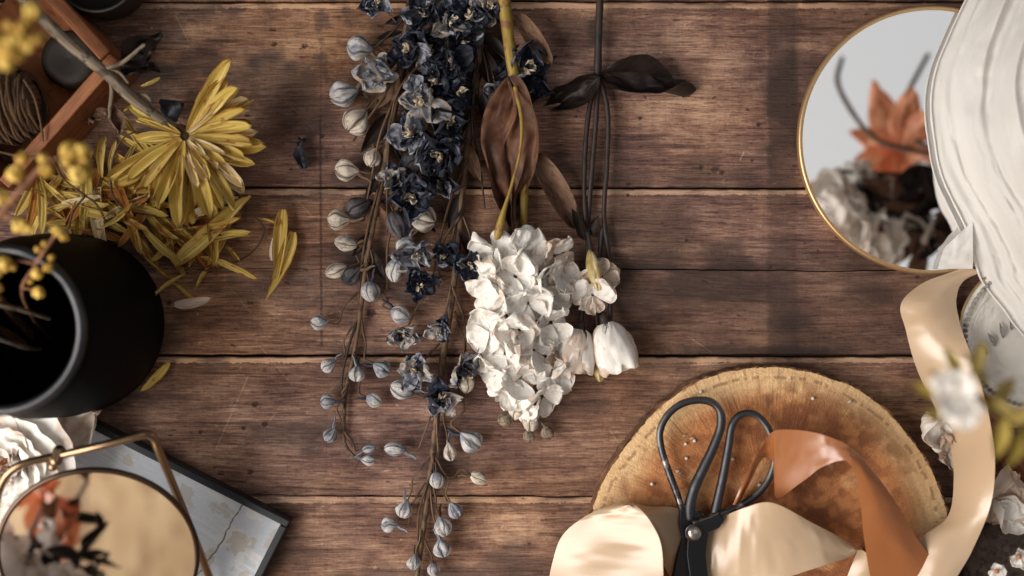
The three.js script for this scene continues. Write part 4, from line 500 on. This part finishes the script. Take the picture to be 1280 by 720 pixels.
// ---------------------------------------------------------------- black iron scissors
{
  const t = thing('scissors', 'black iron scissors with large looped handles lying open on the wood slice', 'scissors');
  const irT = tex(256, 64, (u, v) => { const n = fbm(u * 12, v * 6, 4); return mixC([84, 84, 88], [176, 168, 160], sm(0.46, 0.7, n)); }), irR = tex(128, 64, (u, v) => { const q = 255 * (0.26 + 0.3 * fbm(u * 20, v * 10, 3)); return [q, q, q]; }, false);
  const iron = phys({ map: irT, roughnessMap: irR, roughness: 1, metalness: 1 }), h = SLAB + 0.012, iron2 = phys({ map: stemTex([34, 35, 38], [58, 58, 60], [128, 118, 108]), roughness: 0.45, metalness: 0.85 });
  const lp = (pts, f) => part(t, 'handle_loop', tube(pts.map((p) => P(p[0], p[1], p[2] ?? h)), 0.0032, 0.0032, { n: 120, rough: 0.04, seg: 12, rFn: f }), iron);
  lp([[852, 636, h], [846, 617], [836, 590], [827, 562], [825, 540], [833, 521], [850, 506], [872, 500], [890, 503], [900, 514], [901, 532], [893, 556], [880, 584], [868, 610], [862, 634], [862, 648]], (s) => 0.0026 + 0.0015 * sm(0.35, 1, s));
  lp([[868, 654, h + 0.003], [884, 648, h + 0.003], [906, 640, h + 0.002], [934, 627], [956, 607], [967, 582], [967, 556], [958, 532], [943, 518], [927, 518], [916, 530], [911, 556], [905, 590], [898, 622], [892, 648]], (s) => 0.0026 + 0.001 * sm(0.5, 1, s));
  const blade = (pts, z, th) => { const s = new THREE.Shape(pts.map((p) => { const q = P(p[0], p[1], h); return new THREE.Vector2(q.x, -q.z); })); const g = new THREE.ExtrudeGeometry(s, { depth: th, bevelEnabled: true, bevelThickness: 0.0008, bevelSize: 0.0009, bevelSegments: 2 }); g.rotateX(-Math.PI / 2); g.translate(0, z, 0); return part(t, 'blade', g, iron2); };
  blade([[851, 632], [862, 634], [872, 638], [880, 650], [880, 668], [876, 690], [873, 720], [866, 790], [858, 830], [846, 800], [842, 720], [848, 690], [854, 672], [850, 655]], h - 0.0025, 0.0038);
  blade([[896, 640], [902, 648], [896, 657], [882, 664], [879, 690], [882, 720], [890, 790], [892, 836], [874, 800], [862, 720], [858, 690], [860, 662], [872, 650], [886, 645]], h + 0.0022, 0.0036);
  const rv = part(t, 'rivet', new THREE.LatheGeometry([[0, 0.004], [0.0025, 0.0038], [0.0042, 0.003], [0.0052, 0.0018], [0.0052, 0], [0, 0]].map((p) => new THREE.Vector2(...p)), 28), phys({ color: rgb(0.55, 0.5, 0.45), metalness: 1, roughness: 0.3 })); rv.position.copy(P(867, 666, h + 0.0066)); part(rv, 'washer', new THREE.TorusGeometry(0.0056, 0.0008, 8, 32), iron).rotation.x = Math.PI / 2;
}

// ---------------------------------------------------------------- gauze, dish, blossoms on the right
const weave = tex(512, 512, (u, v) => { const q = 128 + 60 * Math.sin(u * 512 * 1.5) * Math.sin(v * 512 * 1.5) + 60 * (noise(u * 90, v * 90) - 0.5); return [q, q, q]; }, false, THREE.RepeatWrapping);
const gauzeM = phys({ color: rgb(0.82, 0.79, 0.755), roughness: 0.95, transmission: 0.22, thickness: 0, transparent: true, opacity: 0.93, bumpMap: weave, bumpScale: 0.0002 });
{
  const t = thing('gauze_cloth', 'crumpled white gauze cloth draped over the round mirror', 'cloth');
  const ed = new THREE.CatmullRomCurve3([[1236, -70], [1214, -20], [1190, 30], [1168, 90], [1163, 150], [1174, 215], [1198, 270], [1214, 310], [1228, 350], [1258, 396], [1300, 446]].map((p) => V(p[0], p[1], 0)));
  const fold = (u, v) => { const w = u + 0.05 * Math.sin(v * 5 + 1) + 0.1 * (fbm(v * 2.2, u * 1.5, 2) - 0.5), cr = (x, p) => Math.pow(0.5 + 0.5 * Math.sin(x), p), am = (k) => 0.25 + 1.1 * noise(w * 4 + k, v * 2.1 + k); return 0.013 * cr(w * 33 + 0.8 * Math.sin(v * 4), 1.6) * am(1) + 0.0042 * cr(w * 79 + 2 * Math.sin(v * 3 + 2), 1.8) * am(7) + 0.0005 * cr(w * 170 + 3 * Math.sin(v * 6 + u * 9), 1.5) * am(13) + 0.009 * (fbm(u * 9 + 3, v * 9, 3) - 0.5) + 0.0025 * Math.abs(noise(u * 30 + 9, v * 24) - 0.5); };
  part(t, 'cloth', gridGeo(220, 240, (u, v) => { const e = ed.getPoint(v), x = e.x + u * 260, y = e.y - u * 20 * v, h = 0.0125 + 0.09 * sm(0, 0.6, u) + fold(u, v) * sm(-0.01, 0.14, u); return P(x + 9 * (fbm(v * 9, u * 4, 2) - 0.5), y, h); }, (u, v) => [u * 4, v * 8]), gauzeM);
  part(t, 'hem', tube([...Array(26)].map((_, i) => { const e = ed.getPoint(i / 25); return P(e.x + 1 + 9 * (fbm(i / 25 * 9, 0, 2) - 0.5), e.y, 0.0135); }), 0.0012, 0.0012, { n: 120, rough: 0.2, flat: 0.6 }), gauzeM);
  part(t, 'corner_flap', gridGeo(20, 20, (u, v) => P(1172 + u * 44 + 8 * v * (1 - u), 336 - v * (26 + 34 * u), 0.0115 + 0.006 * u + 0.003 * fbm(u * 4, v * 4, 2))), gauzeM);

  const d = thing('beaded_dish', 'white round dish with a beaded rim partly under the gauze', 'dish'), c = P(1294, 420, 0.012); d.position.copy(c).setY(0); const R = 0.057;
  const cer = phys({ color: rgb(0.76, 0.72, 0.66), roughness: 0.35, bumpMap: tex(512, 128, (u, v) => { const q = 255 * fbm(Math.cos(u * 6.283) * v * 9 + 20, Math.sin(u * 6.283) * v * 9 + 20, 4); return [q, q, q]; }, false), bumpScale: 0.004 });
  part(d, 'bowl', new THREE.LatheGeometry([[0, 0.006], [0.03, 0.006], [0.043, 0.0075], [0.047, 0.011], [R, 0.013], [R, 0.011], [0.045, 0.006], [0.03, 0.001], [0, 0.001]].map((p) => new THREE.Vector2(...p)), 96), cer);
  const gold = phys({ color: rgb(0.5, 0.34, 0.18), metalness: 0.8, roughness: 0.35 }); const gr = part(d, 'gilt_edge', new THREE.TorusGeometry(R, 0.0011, 8, 120), gold); gr.rotation.x = Math.PI / 2; gr.position.y = 0.0128;
  const sg = new THREE.SphereGeometry(0.0018, 8, 6); const be = part(d, 'beading', mergeGeometries([...Array(80)].map((_, i) => sg.clone().translate(Math.cos(i / 80 * 6.283) * (R - 0.005), 0.0138, Math.sin(i / 80 * 6.283) * (R - 0.005)))), cer); be.userData.kind = 'stuff';
  const sprig = M.white[0]; for (let i = 0; i < 7; i++) { const a = -2.6 + i * 0.25; alongX(part(d, 'relief_leaf', pick(G.leaf), cer), V(-0.01 + 0.006 * i - 0.03, 0.0085, 0.02 - 0.006 * i), V(-0.01 + 0.006 * i - 0.03 + Math.cos(a) * 0.012, 0.0105, 0.02 - 0.006 * i + Math.sin(a) * 0.012), 0); }

  // blurred sprig held up nearer the lens
  const gl = [leafMat(veined([150, 130, 48], [186, 164, 80], [196, 176, 110], [130, 104, 40])), leafMat(veined([170, 148, 72], [206, 184, 116], [210, 190, 130], [150, 120, 60]))];
  const g = thing('leafy_sprig', 'yellow green leafy sprig with white blossoms rising beside the beaded dish', 'plant');
  part(g, 'stem', tube(ptsP([[1330, 640, 0.004], [1335, 600, 0.1], [1310, 565, 0.22], [1260, 520, 0.265], [1210, 488, 0.275], [1180, 490, 0.275]]), 0.002, 0.0014, { n: 30 }), M.stemGreen);
  for (const [a, b, c2, d2] of [[1178, 500, 1148, 484], [1190, 520, 1158, 512], [1200, 476, 1186, 444], [1214, 470, 1226, 436], [1232, 486, 1212, 450], [1226, 500, 1262, 520], [1240, 508, 1262, 480], [1262, 528, 1292, 505], [1256, 520, 1246, 560], [1278, 540, 1262, 575], [1268, 548, 1300, 580], [1202, 492, 1172, 470]]) alongX(part(g, 'leaf', pick(G.leaf), pick(gl)), P(a, b, 0.27), P(mixN(a, c2, 1.35), mixN(b, d2, 1.35), 0.27 + rr(-0.01, 0.015)), rr(-0.5, 0.5));
  for (const [x, y, s] of [[1192, 494, 38], [1206, 512, 30], [1178, 478, 20]]) floret(g, P(x, y, 0.282), s * K * 0.85, V(-0.1, 1, 0), [M.white[0]], 6);

  const tis = (lab, a, b, w, m, r = 0.2) => alongX(tagMesh('papery_petal', petal({ w, prof: 'round', cup: 0.3, bend: 0.5, ruffle: 0.3, crumple: 0.3, nu: 22, nv: 22 }), m, lab, 'petal'), P(...a), P(...b), r);
  tis('crumpled white papery petal wedged between wood slice and cream ribbon', [1192, 566, 0.008], [1150, 512, 0.02], 0.7, M.white[1]);
  tis('second white papery petal under the cream ribbon by the slice', [1200, 590, 0.006], [1176, 540, 0.014], 0.6, M.blush, -0.3);
  tis('broad translucent papery petal outside the curve of the cream ribbon', [1240, 655, 0.012], [1262, 586, 0.024], 0.9, M.blush);
  tis('pale papery petal resting on the dark bark disc', [1290, 660, 0.02], [1246, 622, 0.02], 0.8, M.white[1], -0.2);
  const hd = thing('wooden_dowel', 'red brown turned wooden dowel lying beyond the cream ribbon', 'dowel'); part(hd, 'rod', tube(ptsP([[1236, 528, 0.011], [1256, 560, 0.011], [1280, 592, 0.011], [1320, 640, 0.011]]), 0.0095, 0.0075, { n: 30, seg: 20, rough: 0.02 }), std({ map: stemTex([110, 56, 30], [150, 84, 48], [78, 38, 24]), roughness: 0.4 }));
  const bd = thing('bark_disc', 'dark weathered wooden disc carrying tiny white blossoms', 'wood slice'); bd.position.copy(P(1282, 722, 0.01)).setY(0); const br2 = 76 * K;
  part(bd, 'cut_face', gridGeo(10, 80, (f, q) => { const a = q * 6.283, rn = br2 * f * (1 + 0.05 * (fbm(Math.cos(a) * 3 + 9, Math.sin(a) * 3 + 9, 3) - 0.5) * 2); return V(Math.cos(a) * rn, 0.012 - 0.001 * sm(0.9, 1, f), Math.sin(a) * rn); }, (f, q) => [0.5 + 0.5 * f * Math.cos(q * 6.283), 0.5 + 0.5 * f * Math.sin(q * 6.283)], true), std({ map: tex(256, 256, (u, v) => mixC(mixC([52, 40, 34], [92, 76, 66], fbm(u * 14, v * 14, 4)), [36, 28, 24], 0.7 * sm(0.5, 0.7, fbm(u * 30, v * 30, 3)))), roughness: 0.9 }));
  part(bd, 'bark', gridGeo(6, 160, (f, q) => { const a = q * 6.283, rn = br2 * (1 + 0.05 * (fbm(Math.cos(a) * 3 + 9, Math.sin(a) * 3 + 9, 3) - 0.5) * 2) * (0.985 + 0.05 * sm(0, 0.4, f)) + 0.002 * (fbm(q * 90, f * 3, 3) - 0.5) * f; return V(Math.cos(a) * rn, f < 0.3 ? 0.0108 : mixN(0.0105, 0.0005, (f - 0.3) / 0.7), Math.sin(a) * rn); }, null, true), std({ color: rgb(0.06, 0.042, 0.032), roughness: 0.95 }));
  for (const [x, y, s, h] of [[1246, 714, 20, 0.06], [1274, 696, 22, 0.06], [1284, 708, 16, 0.055]]) { const b = thing('small_blossom', 'tiny white blossom with an orange eye above the dark wooden disc', 'flower', 'tiny blossoms over the dark disc'); const f = floret(b, P(x, y, h), s * K * 0.9, V(0, 1, 0), [M.white[0]], 5); f.name = 'corolla'; part(b, 'eye', new THREE.IcosahedronGeometry(0.0018, 1), M.rust).position.copy(P(x, y, h + 0.004)); part(b, 'stem', tube([P(x, y, h), P(x + 10, y + 6, 0.035), P(x + 14, y + 12, 0.0125)], 0.0009, 0.0009, { n: 8, seg: 6 }), M.stemGreen); }
}

// ---------------------------------------------------------------- what the two mirrors see: a vase of flowers on either side, and a pale timber wall
function arrangement(cx, cz, where, at, A) {                         // at(px, py, d): where a thing stands that a mirror shows at that pixel
  const v = thing('tall_vase', `tall dark vase of flowers ${where}`, 'vase'); v.position.set(cx, 0, cz);
  part(v, 'body', new THREE.LatheGeometry([[0, 0.001], [0.035, 0.001], [0.04, 0.02], [0.038, 0.12], [0.03, 0.17], [0.033, 0.19], [0.03, 0.19], [0.027, 0.17], [0.034, 0.12], [0.034, 0.012], [0, 0.01]].map((p) => new THREE.Vector2(...p)), 40), M.black);
  const neck = V(cx, 0.185, cz), or = M.orange ??= leafMat(pt((u, v2, a, b, c) => mixC(mixC([240, 142, 96], [250, 186, 146], clamp(a * 0.8 + b * 0.4)), [170, 90, 50], 0.5 * sm(0.6, 0.75, c))), { roughness: 0.6, transmission: 0.35 });
  const L = at(...A.lily), stemTo = (o, q, r, m = M.stemDark) => { const a = rand() * 6.28; part(o, 'stem', tube([V(cx + 0.012 * Math.cos(a), 0.03, cz + 0.012 * Math.sin(a)), neck.clone().add(V(0.012 * Math.cos(a), 0, 0.012 * Math.sin(a))), neck.clone().lerp(q, 0.55).add(V(0, 0.015, 0)), q], r, r * 0.7, { n: 20, seg: 6 }), m); };
  const bl = thing('orange_lily', `orange lily with broad recurved petals ${where}`, 'flower'); stemTo(bl, L, 0.003);
  for (let i = 0; i < 8; i++) { const a = i / 8 * 6.283 + 0.3, m = part(bl, 'petal', petal({ w: 0.5, prof: 'leaf', cup: 0.3, bend: -0.5, ruffle: 0.2, crumple: 0.08, nu: 16, nv: 12 }), or); alongX(m, L, L.clone().add(V(0.55 * Math.cos(a) - 0.12, -0.75 * Math.cos(a) + rr(-0.25, 0.05), Math.sin(a)).normalize().multiplyScalar(rr(0.65, 1.05) * A.petal)), rr(-0.5, 0.5)); }
  for (const b of A.blooms) { const q = at(b[0], b[1], b[2]), f = thing('white_bloom', `ruffled white bloom clustered below the lily ${where}`, 'flower', `white blooms ${where}`); stemTo(f, q, 0.002); floret(f, q, b[3] * rr(0.9, 1.1), V(-0.9, rr(-0.7, -0.3), rr(-0.2, 0.6)), [M.white[0], M.white[0], M.white[1]], 8); }
  for (const b of A.twigs) { const q = at(b[0], b[1], b[2]), f = thing('dark_twig', `dark leafy twig spreading among the blooms ${where}`, 'twig', `dark twigs ${where}`); stemTo(f, q, 0.003); for (let k = 0; k < 6; k++) { const c = rr(0, 6.28), p0 = neck.clone().lerp(q, 0.45 + k * 0.11); alongX(part(f, 'leaf', pick(G.leaf), pick([M.leafDark, M.leafDark, M.leafTan])), p0, p0.clone().add(V(Math.cos(c), rr(-0.3, 0.4), Math.sin(c)).multiplyScalar(rr(0.025, 0.05))), rr(-0.5, 0.5)); } }
  for (const b of A.shoots) { const f = thing('curling_shoot', `thin curling bare shoot above the lily ${where}`, 'twig', `curling shoots ${where}`); part(f, 'stem', tube([V(cx, 0.05, cz), neck, neck.clone().lerp(L, 0.5), ...b.map((p) => at(...p))], 0.0032, 0.0026, { n: 50 }), M.stemTan); }
}
arrangement(0.475, -0.1, 'behind the gauze cloth', (px, py, Y) => V((px - 640) * K * (H + Y) / H, Y, (py - 360) * K * (H + Y) / H), {
  lily: [1122, 186, 0.32], petal: 0.085, blooms: [[1046, 238, 0.27, 0.05], [1062, 268, 0.26, 0.05], [1084, 298, 0.25, 0.05], [1098, 250, 0.27, 0.045], [1154, 226, 0.29, 0.04], [1112, 312, 0.24, 0.04], [1040, 262, 0.26, 0.04], [1150, 300, 0.24, 0.045], [1072, 226, 0.28, 0.035]],
  twigs: [[1084, 252, 0.26], [1104, 272, 0.25], [1120, 250, 0.27], [1130, 290, 0.24], [1090, 282, 0.25], [1150, 262, 0.25], [1044, 216, 0.28], [1140, 318, 0.23], [1110, 330, 0.23], [1160, 280, 0.24]],
  shoots: [[[1100, 182, 0.31], [1080, 168, 0.32], [1056, 136, 0.34], [1042, 104, 0.36], [1048, 76, 0.38]], [[1140, 178, 0.31], [1122, 150, 0.33], [1128, 122, 0.35], [1140, 98, 0.37], [1154, 72, 0.38]]],
});
const bounce = (px, py, d) => { const o = V(0, H, 0), r = P(px, py, 0).sub(o).normalize(), t = SMC.clone().sub(o).dot(SMN) / r.dot(SMN), hit = o.clone().addScaledVector(r, t); return hit.addScaledVector(r.reflect(SMN), d); };
arrangement(-0.5, 0.62, 'beyond the standing mirror', bounce, {
  lily: [62, 618, 0.42], petal: 0.075, blooms: [[22, 668, 0.36, 0.045], [30, 698, 0.34, 0.05], [72, 664, 0.36, 0.035], [58, 706, 0.34, 0.04], [100, 716, 0.33, 0.04], [16, 716, 0.33, 0.04]],
  twigs: [[90, 650, 0.38], [130, 652, 0.38], [112, 676, 0.36], [80, 690, 0.35], [136, 690, 0.36], [110, 600, 0.42], [60, 660, 0.36], [100, 700, 0.34], [40, 690, 0.35], [125, 665, 0.38]], shoots: [],
});
{
  const t = struct('timber_wall'), wt = tex(1024, 256, (u, v) => mixC(mixC([176, 140, 100], [222, 192, 152], fbm(u * 5 + 3 * noise(u * 2, v * 3), v * 26, 4)), [140, 104, 70], 0.6 * sm(0.55, 0.7, fbm(u * 10, v * 40, 3))), true, THREE.RepeatWrapping), m = std({ map: wt, roughness: 0.6 });
  for (let i = 0; i < 10; i++) { const b = part(t, 'plank', new RoundedBoxGeometry(0.196, 2.1, 0.02, 2, 0.004), m); b.position.set(-1.35 + i * 0.2, 0.95, 1.25); }
}

scene.traverse((o) => { if (o.isMesh) { o.castShadow = true; o.receiveShadow = true; } });
renderer.setSize(1024, 576);
renderer.render(scene, camera);
